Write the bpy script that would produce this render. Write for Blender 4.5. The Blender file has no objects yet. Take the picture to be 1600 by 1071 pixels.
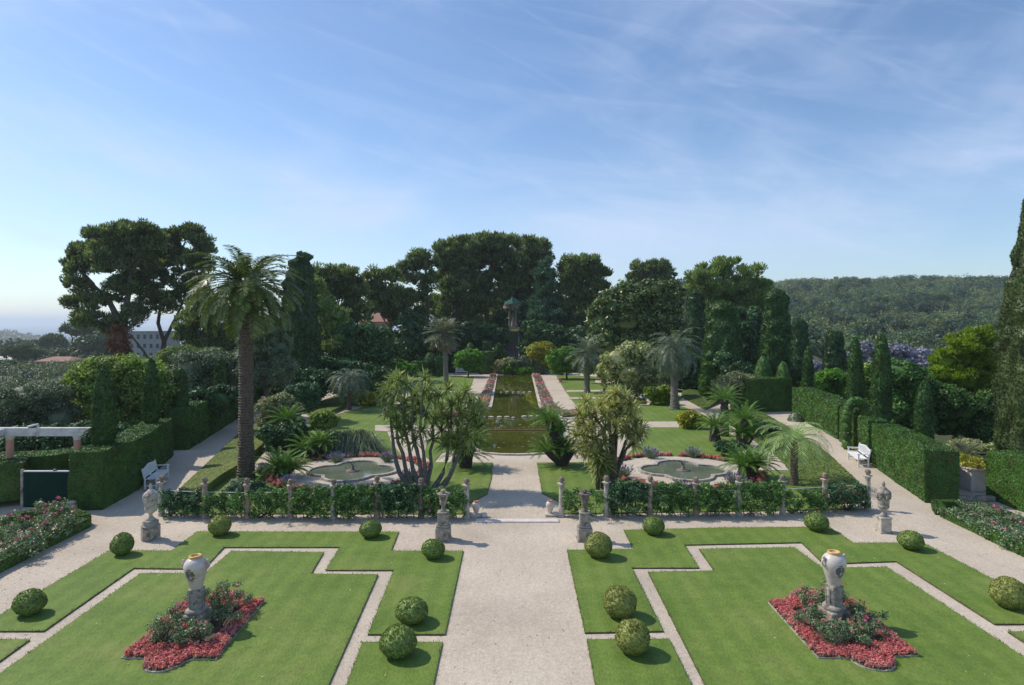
import bpy, bmesh, math, random
import numpy as np
from math import sin, cos, pi, radians, sqrt, atan2
from mathutils import Matrix, Vector

# ---------------------------------------------------------------- camera, sky, sun, exposure
C = bpy.context.scene.collection
SC = bpy.context.scene
F, VX, VY, H = 1000.0, 808.0, 503.5, 7.5      # focal length / vanishing point in photo pixels, eye height in metres
cam = bpy.data.cameras.new('camera'); cam_o = bpy.data.objects.new('camera', cam); C.objects.link(cam_o)
cam.sensor_width = 36; cam.lens = 36 * F / 1600
cam.shift_x = -(VX - 800) / 1600; cam.shift_y = -(535.5 - VY) / 1600
cam.clip_start = .1; cam.clip_end = 60000
cam_o.location = (0, 0, H); cam_o.rotation_euler = (pi / 2, 0, 0)
SC.camera = cam_o
SC.view_settings.view_transform = 'Standard'; SC.view_settings.look = 'None'
SC.view_settings.gamma = 1; SC.view_settings.exposure = 0.12
SUN_AZ, SUN_EL = radians(-68), radians(47)     # azimuth from +Y, clockwise
W = bpy.data.worlds.new('World'); SC.world = W; W.use_nodes = True
nt = W.node_tree; nt.nodes.clear()
def N(nt, t, **k):
    n = nt.nodes.new(t)
    for a, v in k.items():
        if a.startswith('i_'):
            key = a[2:]
            n.inputs[int(key) if key.isdigit() else key.replace('_', ' ')].default_value = v
        else: setattr(n, a, v)
    return n
def L(nt, a, b, ai=0, bi=0):
    nt.links.new(a.outputs[ai], b.inputs[bi])
def ramp(nt, stops, interp='LINEAR'):
    r = N(nt, 'ShaderNodeValToRGB'); r.color_ramp.interpolation = interp
    el = r.color_ramp.elements
    while len(el) < len(stops): el.new(.5)
    for e, (p, c) in zip(el, stops):
        e.position = p; e.color = tuple(c) + (1,) if len(c) == 3 else c
    return r
def mix(nt, f=None, a=None, b=None, bt='MIX'):
    m = N(nt, 'ShaderNodeMix', data_type='RGBA', blend_type=bt)
    if isinstance(f, (int, float)): m.inputs[0].default_value = f
    elif f: nt.links.new(f, m.inputs[0])
    for v, i in ((a, 6), (b, 7)):
        if isinstance(v, (tuple, list)): m.inputs[i].default_value = tuple(v) + (1,) if len(v) == 3 else v
        elif v: nt.links.new(v, m.inputs[i])
    return m
sky = N(nt, 'ShaderNodeTexSky', sky_type='NISHITA', sun_disc=False, sun_elevation=SUN_EL, sun_rotation=SUN_AZ,
        altitude=50, air_density=1.0, dust_density=.5, ozone_density=2.6)
# thin cirrus laid over the sky on a high flat layer
tc = N(nt, 'ShaderNodeTexCoord'); sx = N(nt, 'ShaderNodeSeparateXYZ'); L(nt, tc, sx)
zc = N(nt, 'ShaderNodeMath', operation='MAXIMUM', i_1=.0); L(nt, sx, zc, 2)
za = N(nt, 'ShaderNodeMath', operation='ADD', i_1=.16); L(nt, zc, za)
dx = N(nt, 'ShaderNodeMath', operation='DIVIDE'); L(nt, sx, dx); L(nt, za, dx, 0, 1)
dy = N(nt, 'ShaderNodeMath', operation='DIVIDE'); L(nt, sx, dy, 1); L(nt, za, dy, 0, 1)
cb = N(nt, 'ShaderNodeCombineXYZ'); L(nt, dx, cb); L(nt, dy, cb, 0, 1)
def mth(op, a, b=None, c=None):
    n = N(nt, 'ShaderNodeMath', operation=op)
    for i, v in enumerate((a, b, c)):
        if v is None: continue
        if isinstance(v, (int, float)): n.inputs[i].default_value = v
        else: nt.links.new(v, n.inputs[i])
    return n.outputs[0]
yy_ = mth('MAXIMUM', sx.outputs[1], .08); uu = mth('DIVIDE', sx.outputs[0], yy_); vv = mth('DIVIDE', sx.outputs[2], yy_)
ss = mth('SUBTRACT', vv, mth('MULTIPLY', mth('MULTIPLY', uu, uu), .13))          # cirrus bands sag towards the middle of the view
def wisps(su, sv, sc, det, dist, lo, hi, off, skew=0.):
    c_ = N(nt, 'ShaderNodeCombineXYZ'); nt.links.new(mth('MULTIPLY_ADD', uu, su, off), c_.inputs[0]); nt.links.new(mth('MULTIPLY', mth('ADD', ss, mth('MULTIPLY', uu, skew)), sv), c_.inputs[1])
    n = N(nt, 'ShaderNodeTexNoise', noise_dimensions='2D', i_Scale=sc, i_Detail=det, i_Roughness=.6, i_Distortion=dist); L(nt, c_, n)
    r = N(nt, 'ShaderNodeMapRange', interpolation_type='SMOOTHSTEP', i_1=lo, i_2=hi); L(nt, n, r); return r.outputs[0]
def bump_(lo, c, hi):
    a_ = N(nt, 'ShaderNodeMapRange', interpolation_type='SMOOTHSTEP', i_1=lo, i_2=c); nt.links.new(ss, a_.inputs[0])
    b_ = N(nt, 'ShaderNodeMapRange', interpolation_type='SMOOTHSTEP', i_1=hi, i_2=c); nt.links.new(ss, b_.inputs[0])
    return mth('MULTIPLY', a_.outputs[0], b_.outputs[0])
w1 = wisps(1.1, 4.5, 1.4, 8, .5, .36, .72, 3.3); w2 = wisps(1.5, 9., 1.5, 9, .9, .45, .78, 8.1, .25); w3 = wisps(2.4, 3.2, .9, 5, .4, .40, .75, 1.7, -.35); w4 = wisps(3.0, 16., 1.2, 9, 1.1, .5, .8, 5.2, .5)
band = mth('MULTIPLY', bump_(.0, .15, .30), mth('MULTIPLY_ADD', w1, .44, .12))
veil = mth('MULTIPLY', w3, .20); strk = mth('MULTIPLY_ADD', w2, .17, mth('MULTIPLY', w4, .10))
lowh = N(nt, 'ShaderNodeMapRange', interpolation_type='SMOOTHSTEP', i_1=.14, i_2=-.02); nt.links.new(vv, lowh.inputs[0])
tot = mth('MINIMUM', mth('ADD', mth('ADD', band, veil), mth('ADD', strk, mth('MULTIPLY', lowh.outputs[0], .10))), .8)
tint = mix(nt, 1.0, None, (.90, .98, 1.06), 'MULTIPLY'); L(nt, sky, tint, 0, 6)
mx = mix(nt, tot, tint.outputs[2], (4.8, 5.5, 7.1))
bg = N(nt, 'ShaderNodeBackground', i_Strength=.135); L(nt, mx, bg, 2); ow = N(nt, 'ShaderNodeOutputWorld'); L(nt, bg, ow)
sd = bpy.data.lights.new('sun', 'SUN'); sd.energy = 3.5; sd.angle = radians(.5); sd.color = (1, .92, .80)
so = bpy.data.objects.new('sun', sd); C.objects.link(so)
sdir = Vector((sin(SUN_AZ) * cos(SUN_EL), cos(SUN_AZ) * cos(SUN_EL), sin(SUN_EL)))
so.rotation_euler = sdir.to_track_quat('Z', 'Y').to_euler(); so.location = (-30, 10, 60)
SC.cycles.max_bounces = 6; SC.cycles.transparent_max_bounces = 8; SC.cycles.volume_bounces = 2
SC.cycles.diffuse_bounces = 3; SC.cycles.glossy_bounces = 3; SC.cycles.transmission_bounces = 4
SC.cycles.use_denoising = True

# ---------------------------------------------------------------- helpers
rng = np.random.default_rng(7); random.seed(7)
def P(px, py, Y): return np.array([(px - VX) / F * Y, Y, H - (py - VY) / F * Y])
def G(px, py, z=0.0):
    Y = F * (H - z) / (py - VY); return np.array([(px - VX) / F * Y, Y, z])
def sm(a, b, x):
    t = np.clip((np.asarray(x, float) - a) / (b - a), 0, 1); return t * t * (3 - 2 * t)
def n3(p, f=1.0, s=0.0):
    x, y, z = p[:, 0] * f + s, p[:, 1] * f + s * 1.7, p[:, 2] * f + s * 2.3
    return (np.sin(x * 1.3 + 1.9 * np.sin(y * 1.1 + s)) + np.sin(y * 1.7 + 1.7 * np.sin(z * 1.2)) + np.sin(z * 1.5 + 1.8 * np.sin(x * .9 + y * .4))
            + .5 * np.sin(x * 3.1 + y * 2.7 + z * 2.9)) / 3.5
def terr(x, y):
    x = np.asarray(x, float); y = np.asarray(y, float)
    r = x / np.maximum(np.abs(y), 1)
    z = -.055 * np.clip(-x - 26, 0, 160) - 1.6 * sm(22, 34, -x) * 0
    z = z - 2.0 * sm(25, 34, x) - 5 * sm(34, 90, x)
    z = z + 6.6 * sm(93, 121, y) * np.exp(-x ** 2 / (2 * 26. ** 2)) * (1 - sm(150, 230, y))
    hill = 41 * sm(150, 600, y) * sm(.03, .2, r) + 3.2 * (np.sin(x * .021 + 1) + .6 * np.sin(x * .047 + 2)) * sm(300, 600, y) * sm(.03, .2, r) - 5 * sm(600, 1000, y)
    far = -62 * sm(300, 1000, y) * (1 - sm(-.02, .12, r))
    return z + hill + far
def nrm(a): return a / np.maximum(np.linalg.norm(a, axis=-1, keepdims=True), 1e-9)
def rdir(n): return nrm(rng.normal(size=(n, 3)))
def cross(a, b): return np.cross(a, b)

class MB:
    """collects polygons; build() links them as ONE mesh object"""
    def __init__(s): s.v = []; s.f = []; s.n = 0
    def add(s, V, Fs, mat=0, smooth=False):
        V = np.asarray(V, float).reshape(-1, 3)
        if isinstance(Fs, np.ndarray): groups = [Fs]
        else:
            d = {}
            for f in Fs: d.setdefault(len(f), []).append(f)
            groups = [np.array(g) for g in d.values()]
        for g in groups: s.f.append((g + s.n, mat, smooth))
        s.v.append(V); s.n += len(V)
    def leaf(s, A, B, S, Wd, mat=0, mid=.45):       # rhombic leaves from A to B, half-side vector S, width Wd
        n = len(A); Wd = np.broadcast_to(np.asarray(Wd, float), (n,))[:, None]
        M = A + (B - A) * mid
        V = np.stack([A, M + S * Wd / 2, B, M - S * Wd / 2], 1).reshape(-1, 3)
        s.add(V, np.arange(4 * n).reshape(n, 4), mat)
    def cards(s, Cn, D, S, Ln, Wd, mat=0):
        Ln = np.broadcast_to(np.asarray(Ln, float), (len(Cn),))[:, None]
        s.leaf(Cn - D * Ln / 2, Cn + D * Ln / 2, S, Wd, mat)
    def box(s, x0, x1, y0, y1, z0, z1, bev=0, M=None, mat=0):
        V = np.array([(x, y, z) for z in (z0, z1) for x, y in ((x0, y0), (x1, y0), (x1, y1), (x0, y1))], float)
        Fs = [(3, 2, 1, 0), (4, 5, 6, 7), (0, 1, 5, 4), (1, 2, 6, 5), (2, 3, 7, 6), (3, 0, 4, 7)]
        if bev:
            bm = bmesh.new(); vs = [bm.verts.new(v) for v in V]
            for f in Fs: bm.faces.new([vs[i] for i in f])
            bmesh.ops.bevel(bm, geom=list(bm.edges), offset=bev, segments=1, affect='EDGES')
            bm.verts.index_update(); V = np.array([v.co[:] for v in bm.verts]); Fs = [[v.index for v in f.verts] for f in bm.faces]; bm.free()
        if M is not None: V = np.array([(M @ Vector(v))[:] for v in V])
        s.add(V, Fs, mat)
    def lathe(s, prof, n=20, c=(0, 0, 0), mat=0, rot=0, smooth=True, cap=True, sq=0, wob=0):
        a = np.arange(n) / n * 2 * pi + rot
        ring = np.stack([np.cos(a), np.sin(a)], 1)
        V = []
        for r, z in prof:
            rr = r * (1 + wob * np.sin(a * 5 + z * 9)) if wob else r
            V.append(np.concatenate([ring * np.reshape(rr, (-1, 1) if wob else ()), np.full((n, 1), z)], 1))
        V = np.concatenate(V) + np.array(c)
        Fs = [(i * n + j, i * n + (j + 1) % n, (i + 1) * n + (j + 1) % n, (i + 1) * n + j) for i in range(len(prof) - 1) for j in range(n)]
        s.add(V, np.array(Fs), mat, smooth)
        if cap:
            k = (len(prof) - 1) * n
            s.add(V[k:k + n], [list(range(n))], mat); s.add(V[:n], [list(range(n))[::-1]], mat)
    def tube(s, pts, rad, n=7, mat=0, smooth=True, rough=0):
        pts = np.asarray(pts, float); m = len(pts); rad = np.broadcast_to(np.asarray(rad, float), (m,))
        T = np.gradient(pts, axis=0); T = nrm(T); up = np.array([0.31, .17, .93]); 
        A = nrm(np.cross(T, up)); B = np.cross(T, A)
        a = np.arange(n) / n * 2 * pi
        V = pts[:, None] + (A[:, None] * np.cos(a)[None, :, None] + B[:, None] * np.sin(a)[None, :, None]) * rad[:, None, None]
        V = V.reshape(-1, 3)
        if rough: V = V + rng.normal(size=V.shape) * rough
        i = np.arange(m - 1)[:, None] * n; j = np.arange(n)[None]; k = (j + 1) % n
        s.add(V, np.stack([i + j, i + k, i + n + k, i + n + j], -1).reshape(-1, 4), mat, smooth)
        s.add(V[-n:], [list(range(n))], mat)
    def prism(s, poly, z0, z1, mat=0, matside=None):    # poly: list of (x,y) or (x,y,ztop)
        p = [tuple(q) for q in poly]
        ar = sum(p[i - 1][0] * p[i][1] - p[i][0] * p[i - 1][1] for i in range(len(p)))
        if ar < 0: p = p[::-1]
        n = len(p); top = [(q[0], q[1], (q[2] if len(q) > 2 else z1)) for q in p]; bot = [(q[0], q[1], z0) for q in p]
        s.add(top, [list(range(n))], mat)
        s.add(bot + top, [(i, (i + 1) % n, n + (i + 1) % n, n + i) for i in range(n)], mat if matside is None else matside)
    def arrays(s): return np.concatenate(s.v)
    def build(s, name, mats, parent=None, loc=None):
        me = bpy.data.meshes.new(name)
        V = np.concatenate(s.v)
        if loc is not None: V = V - np.asarray(loc)
        me.vertices.add(len(V)); me.vertices.foreach_set('co', V.ravel())
        nl = sum(g.size for g, _, _ in s.f); npoly = sum(len(g) for g, _, _ in s.f)
        me.loops.add(nl); me.loops.foreach_set('vertex_index', np.concatenate([g.ravel() for g, _, _ in s.f]).astype(np.int32))
        tot = np.concatenate([np.full(len(g), g.shape[1]) for g, _, _ in s.f])
        me.polygons.add(npoly); me.polygons.foreach_set('loop_start', (np.cumsum(tot) - tot).astype(np.int32))
        me.polygons.foreach_set('material_index', np.concatenate([np.full(len(g), m) for g, m, _ in s.f]).astype(np.int32))
        me.polygons.foreach_set('use_smooth', np.concatenate([np.full(len(g), sm_) for g, _, sm_ in s.f]))
        me.update(calc_edges=True)
        if not isinstance(mats, (list, tuple)): mats = [mats]
        for m in mats: me.materials.append(M[m] if isinstance(m, str) else m)
        o = bpy.data.objects.new(name, me); C.objects.link(o)
        if loc is not None: o.location = loc
        if parent is not None: o.parent = parent; 
        return o
def tag(o, label=None, cat=None, group=None, kind=None):
    if label: o['label'] = label
    if cat: o['category'] = cat
    if group: o['group'] = group
    if kind: o['kind'] = kind
    return o
def thing(name, loc, label, cat, group=None, rz=0):
    o = bpy.data.objects.new(name, None); o.empty_display_size = .3; C.objects.link(o)
    o.location = tuple(loc); o.rotation_euler = (0, 0, rz); return tag(o, label, cat, group)
def part(mb, name, mats, root):                # mesh given in world coordinates
    return mb.build(name, mats, root, None if root is None else None)
def wpart(mb, name, mats, root):               # world coordinates -> local to an unrotated root
    l = np.array(root.location)
    p = root.parent
    if p is not None: l = l + np.array(p.location)
    o = mb.build(name, mats, None); o.data.transform(Matrix.Translation(Vector(-l))); o.parent = root; return o
def dup(root, loc, rz=None, label=None, sc=None):
    r = root.copy(); C.objects.link(r); r.location = tuple(loc)
    if rz is not None: r.rotation_euler = (0, 0, rz)
    if sc is not None: r.scale = (sc, sc, sc) if isinstance(sc, (int, float)) else sc
    if label: r['label'] = label
    for ch in list(root.children):
        c = ch.copy(); C.objects.link(c); c.parent = r
        for g in ch.children:
            d = g.copy(); C.objects.link(d); d.parent = c
    return r

# ---------------------------------------------------------------- materials
M = {}
def newmat(name):
    m = bpy.data.materials.new(name); m.use_nodes = True; M[name] = m
    t = m.node_tree; t.nodes.clear()
    b = N(t, 'ShaderNodeBsdfPrincipled'); o = N(t, 'ShaderNodeOutputMaterial'); L(t, b, o)
    return t, b, o
FLOWERY = ('gold', 'lavender', 'pink', 'deep_pink', 'purple', 'red', 'rose_pink', 'jacaranda', 'lilypad', 'fanpalm', 'fanpalm_dry', 'grassblade', 'bluepalm', 'yellowgreen')
def leafm(name, cols, rough=.5, trans=.3, nsc=.6, spec=.35, var=.3):
    t, b, o = newmat(name)
    lift = 1.0 if name in FLOWERY else (1.4 if name == 'bright' else 2.8 if name in ('broad_dark', 'conifer', 'cypress_dark', 'rose_leaf', 'magnolia') else 3.5 if name.startswith('pine') else 2.4 if name.startswith('box') else 2.3 if name.startswith('farw') else 1.5 if name == 'hedge' else 2.0)
    cols = [tuple(min(.7, v * lift) for v in c) for c in cols]
    g = N(t, 'ShaderNodeNewGeometry')
    k = len(cols); r = ramp(t, [(i / max(k - 1, 1), c) for i, c in enumerate(cols)]); L(t, g, r, g.outputs.find('Random Per Island'))
    tc = N(t, 'ShaderNodeTexCoord'); n = N(t, 'ShaderNodeTexNoise', i_Scale=nsc, i_Detail=2); L(t, tc, n, 3)
    mr = N(t, 'ShaderNodeMapRange', i_1=.3, i_2=.7, i_3=1 - var, i_4=1 + var); L(t, n, mr)
    mu = N(t, 'ShaderNodeVectorMath', operation='SCALE'); L(t, r, mu); L(t, mr, mu, 0, 3)
    if name in ('hedge', 'boxball', 'boxball_olive', 'cypress', 'cypress_dark'):      # thin brownish patches of old growth
        n9 = N(t, 'ShaderNodeTexNoise', i_Scale=1.7 if name[:3] != 'box' else 5, i_Detail=4, i_Roughness=.7); L(t, tc, n9, 3); r9 = ramp(t, [(.54, (0, 0, 0)), (.72, (.75, .75, .75))]); L(t, n9, r9)
        mu = mix(t, r9.outputs[0], mu.outputs[0], (.115, .095, .035)); oi = 2
    else: oi = 0
    L(t, mu, b, oi); b.inputs['Roughness'].default_value = rough; b.inputs['Specular IOR Level'].default_value = spec
    if trans:
        tr = N(t, 'ShaderNodeBsdfTranslucent'); ms = N(t, 'ShaderNodeMixShader', i_0=trans)
        sat = mix(t, 1.0, None, (1.25, 1.3, .6), 'MULTIPLY'); L(t, mu, sat, oi, 6); L(t, sat, tr, 2)
        L(t, b, ms, 0, 1); L(t, tr, ms, 0, 2); L(t, ms, o)
    return name
def stone(name, c1, c2, sc=6, rough=.85, bump=.4, streak=None, bsc=30):
    t, b, o = newmat(name)
    tc = N(t, 'ShaderNodeTexCoord'); n = N(t, 'ShaderNodeTexNoise', i_Scale=sc, i_Detail=6, i_Roughness=.65); L(t, tc, n, 3)
    r = ramp(t, [(.35, c1), (.65, c2)]); L(t, n, r)
    col = r.outputs[0]
    if streak:
        n2 = N(t, 'ShaderNodeTexNoise', i_Scale=sc * .6, i_Detail=8, i_Roughness=.7, i_Distortion=.6); L(t, tc, n2, 3)
        r2 = ramp(t, [(.5, (0, 0, 0)), (.62, (1, 1, 1))]); L(t, n2, r2)
        m_ = mix(t, r2.outputs[0], col, streak); col = m_.outputs[2]
    t.links.new(col, b.inputs[0]); b.inputs['Roughness'].default_value = rough
    n3_ = N(t, 'ShaderNodeTexNoise', i_Scale=bsc, i_Detail=5); L(t, tc, n3_, 3)
    bu = N(t, 'ShaderNodeBump', i_Strength=bump, i_Distance=.02); L(t, n3_, bu, 0, 2); L(t, bu, b, 0, b.inputs.keys().index('Normal'))
    return name
leafm('pine', [(.013, .024, .010), (.030, .045, .018), (.052, .068, .027), (.078, .090, .042)], trans=.38, nsc=.35, var=.4)
leafm('pine_light', [(.030, .050, .014), (.055, .082, .024), (.085, .105, .035)], trans=.3, nsc=.35, var=.35)
leafm('pine_blue', [(.012, .030, .018), (.024, .048, .028), (.040, .065, .036)], trans=.15, nsc=.3)
leafm('conifer', [(.008, .024, .011), (.016, .040, .016), (.028, .058, .024)], trans=.12, nsc=.4)
leafm('cypress', [(.014, .036, .010), (.026, .060, .014), (.042, .085, .020)], trans=.12, nsc=.8)
leafm('cypress_dark', [(.010, .024, .010), (.018, .038, .014), (.030, .055, .020)], trans=.1, nsc=.8)
leafm('giant', [(.020, .034, .010), (.038, .056, .017), (.066, .084, .028)], trans=.12, nsc=.8)
leafm('hedge', [(.022, .060, .010), (.038, .092, .014), (.058, .120, .020)], trans=.15, nsc=1.2)
leafm('boxball', [(.034, .060, .010), (.062, .095, .018), (.100, .135, .032)], trans=.15, nsc=4, var=.2)
leafm('boxball_olive', [(.055, .070, .012), (.095, .110, .022), (.145, .155, .04)], trans=.15, nsc=4, var=.2)
leafm('broad', [(.014, .036, .008), (.036, .080, .016), (.072, .135, .030)], trans=.28, nsc=.5)
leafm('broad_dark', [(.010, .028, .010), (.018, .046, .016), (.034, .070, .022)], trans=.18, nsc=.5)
leafm('magnolia', [(.014, .028, .008), (.040, .066, .016), (.105, .120, .042)], rough=.35, trans=.12, nsc=.6)
leafm('lime', [(.050, .090, .016), (.100, .155, .028), (.190, .230, .070)], trans=.35, nsc=.5)
leafm('bright', [(.050, .140, .012), (.085, .200, .020), (.120, .250, .030)], trans=.35, nsc=.6)
leafm('yellowgreen', [(.130, .220, .012), (.200, .300, .020), (.270, .350, .035)], trans=.35, nsc=.5)
leafm('gold', [(.260, .290, .020), (.420, .420, .035), (.55, .50, .08)], trans=.3, nsc=1)
leafm('golden_box', [(.10, .12, .008), (.17, .17, .012), (.25, .22, .02)], trans=.2, nsc=1)
leafm('olive', [(.045, .070, .035), (.075, .100, .055), (.120, .145, .090)], trans=.15, nsc=.6)
leafm('oleander', [(.060, .085, .030), (.110, .130, .050), (.23, .22, .13), (.10, .12, .05)], trans=.2, nsc=1)
leafm('pale_shrub', [(.060, .085, .022), (.13, .155, .055), (.28, .28, .13), (.12, .14, .045)], trans=.2, nsc=1)
leafm('rose_leaf', [(.020, .050, .014), (.045, .080, .030), (.10, .135, .085), (.06, .05, .03)], rough=.4, trans=.2, nsc=3)
leafm('climber', [(.022, .060, .014), (.045, .105, .022), (.095, .165, .05)], rough=.45, trans=.25, nsc=1.5)
leafm('climber_dark', [(.012, .040, .016), (.024, .066, .024), (.065, .12, .06)], rough=.45, trans=.2, nsc=1.5)
leafm('yucca', [(.085, .125, .028), (.130, .175, .050), (.22, .24, .09), (.10, .13, .04)], trans=.25, nsc=1.5)
leafm('yucca_yellow', [(.12, .145, .035), (.19, .205, .065), (.29, .28, .11), (.14, .15, .05)], trans=.25, nsc=1.5)
leafm('cycad', [(.030, .075, .010), (.055, .120, .018), (.090, .160, .030)], trans=.25, nsc=2)
leafm('canary', [(.036, .060, .014), (.062, .092, .022), (.115, .130, .045)], rough=.4, trans=.2, nsc=.8)
leafm('fanpalm', [(.10, .13, .07), (.17, .19, .12), (.27, .28, .19)], trans=.2, nsc=1)
leafm('fanpalm_dry', [(.16, .13, .09), (.26, .22, .15), (.33, .29, .2)], trans=.15, nsc=1)
leafm('bluepalm', [(.09, .13, .085), (.15, .20, .14), (.24, .29, .21)], trans=.2, nsc=1)
leafm('greenpalm', [(.10, .16, .05), (.16, .23, .08), (.25, .32, .14)], trans=.25, nsc=1)
leafm('grassy', [(.06, .085, .045), (.11, .14, .075), (.19, .21, .13), (.03, .045, .02)], trans=.15, nsc=1.5)
leafm('lavender_leaf', [(.07, .11, .06), (.11, .15, .09), (.15, .18, .12)], trans=.15, nsc=3)
leafm('lavender', [(.14, .13, .30), (.21, .20, .40), (.30, .28, .48)], trans=.2, nsc=3)
leafm('pink', [(.60, .12, .14), (.74, .22, .23), (.85, .38, .37), (.40, .16, .10)], trans=.25, nsc=2, var=.15)
leafm('deep_pink', [(.58, .08, .10), (.72, .15, .16), (.82, .30, .29), (.34, .11, .08)], trans=.25, nsc=2, var=.15)
leafm('purple', [(.24, .12, .20), (.34, .18, .28), (.42, .26, .36), (.12, .14, .06)], trans=.2, nsc=2)
leafm('red', [(.50, .05, .05), (.64, .10, .09), (.72, .22, .18)], trans=.2, nsc=2)
leafm('rose_pink', [(.62, .06, .22), (.78, .14, .32), (.85, .3, .42)], trans=.2, nsc=2)
leafm('jacaranda', [(.26, .25, .38), (.34, .33, .46), (.42, .40, .53), (.16, .19, .17)], trans=.2, nsc=1)
leafm('dry', [(.09, .035, .015), (.14, .06, .028), (.17, .09, .05)], trans=.1, nsc=1)
leafm('farwood', [(.026, .046, .018), (.042, .068, .026), (.060, .090, .034)], trans=.15, nsc=.02, var=.35)
stone('bark', (.055, .04, .03), (.16, .13, .105), sc=5, bump=.8, bsc=18)
stone('bark_dark', (.03, .022, .018), (.08, .062, .05), sc=5, bump=.8, bsc=18)
stone('bark_palm', (.07, .05, .035), (.17, .125, .09), sc=9, bump=.9, bsc=22)
stone('bark_grey', (.12, .105, .09), (.25, .22, .19), sc=9, bump=.6, bsc=22)
stone('limestone', (.40, .36, .29), (.60, .55, .46), sc=5, bump=.5, streak=(.20, .17, .13))
stone('weathered', (.24, .21, .17), (.46, .42, .35), sc=6, bump=.6, streak=(.10, .09, .075))
stone('pinkstone', (.36, .26, .19), (.52, .41, .31), sc=5, bump=.5, streak=(.20, .16, .12))
stone('darkstone', (.10, .085, .075), (.24, .20, .175), sc=8, bump=.6)
stone('basketstone', (.16, .12, .10), (.36, .28, .22), sc=14, bump=.8)
stone('ceramic', (.54, .46, .40), (.68, .61, .55), sc=3, rough=.35, bump=.05, streak=(.50, .40, .33))
stone('terracotta_rim', (.62, .34, .08), (.74, .45, .14), sc=5, rough=.35, bump=.05)
stone('terracotta', (.38, .16, .09), (.50, .24, .15), sc=5, bump=.2)
stone('kerbstone', (.48, .42, .34), (.66, .60, .52), sc=4, bump=.3, streak=(.30, .26, .2))
stone('poolstone', (.34, .31, .27), (.50, .46, .41), sc=4, bump=.3, streak=(.2, .17, .14))
stone('pinkstep', (.62, .52, .48), (.74, .66, .62), sc=4, bump=.2)
stone('white_paint', (.74, .74, .74), (.82, .82, .82), sc=2, rough=.45, bump=.05)
stone('beam_white', (.55, .53, .50), (.70, .68, .65), sc=3, rough=.7, bump=.2, streak=(.38, .35, .31))
stone('pinkpaint', (.50, .24, .17), (.60, .31, .22), sc=3, bump=.2)
stone('greengate', (.006, .030, .022), (.009, .040, .030), sc=1.5, rough=.9, bump=.03)
M['greengate'].node_tree.nodes['Principled BSDF'].inputs['Specular IOR Level'].default_value = .1
stone('black_metal', (.03, .03, .035), (.06, .06, .065), sc=4, rough=.5, bump=.05)
stone('bronze', (.05, .055, .06), (.12, .13, .14), sc=10, rough=.45, bump=.2)
stone('soil', (.06, .04, .028), (.13, .095, .065), sc=3, bump=1, bsc=14)
stone('oldwall', (.30, .29, .28), (.38, .37, .36), sc=.5, bump=.1)
stone('orange_wall', (.34, .19, .12), (.42, .25, .17), sc=.6, bump=.1)
stone('rooftile', (.25, .12, .08), (.36, .19, .13), sc=2.5, bump=.5, bsc=6)
stone('copper', (.010, .085, .070), (.018, .13, .105), sc=3, bump=.2)
stone('windowdark', (.03, .035, .045), (.06, .065, .08), sc=2, rough=.2, bump=0)
stone('paint_blue', (.05, .10, .28), (.10, .16, .36), sc=14, rough=.35, bump=0)
stone('paint_green', (.06, .13, .07), (.13, .2, .1), sc=14, rough=.35, bump=0)
stone('paint_brown', (.16, .10, .04), (.28, .18, .08), sc=14, rough=.35, bump=0)
stone('navy', (.02, .03, .09), (.04, .05, .13), sc=3, rough=.6, bump=0)
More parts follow.
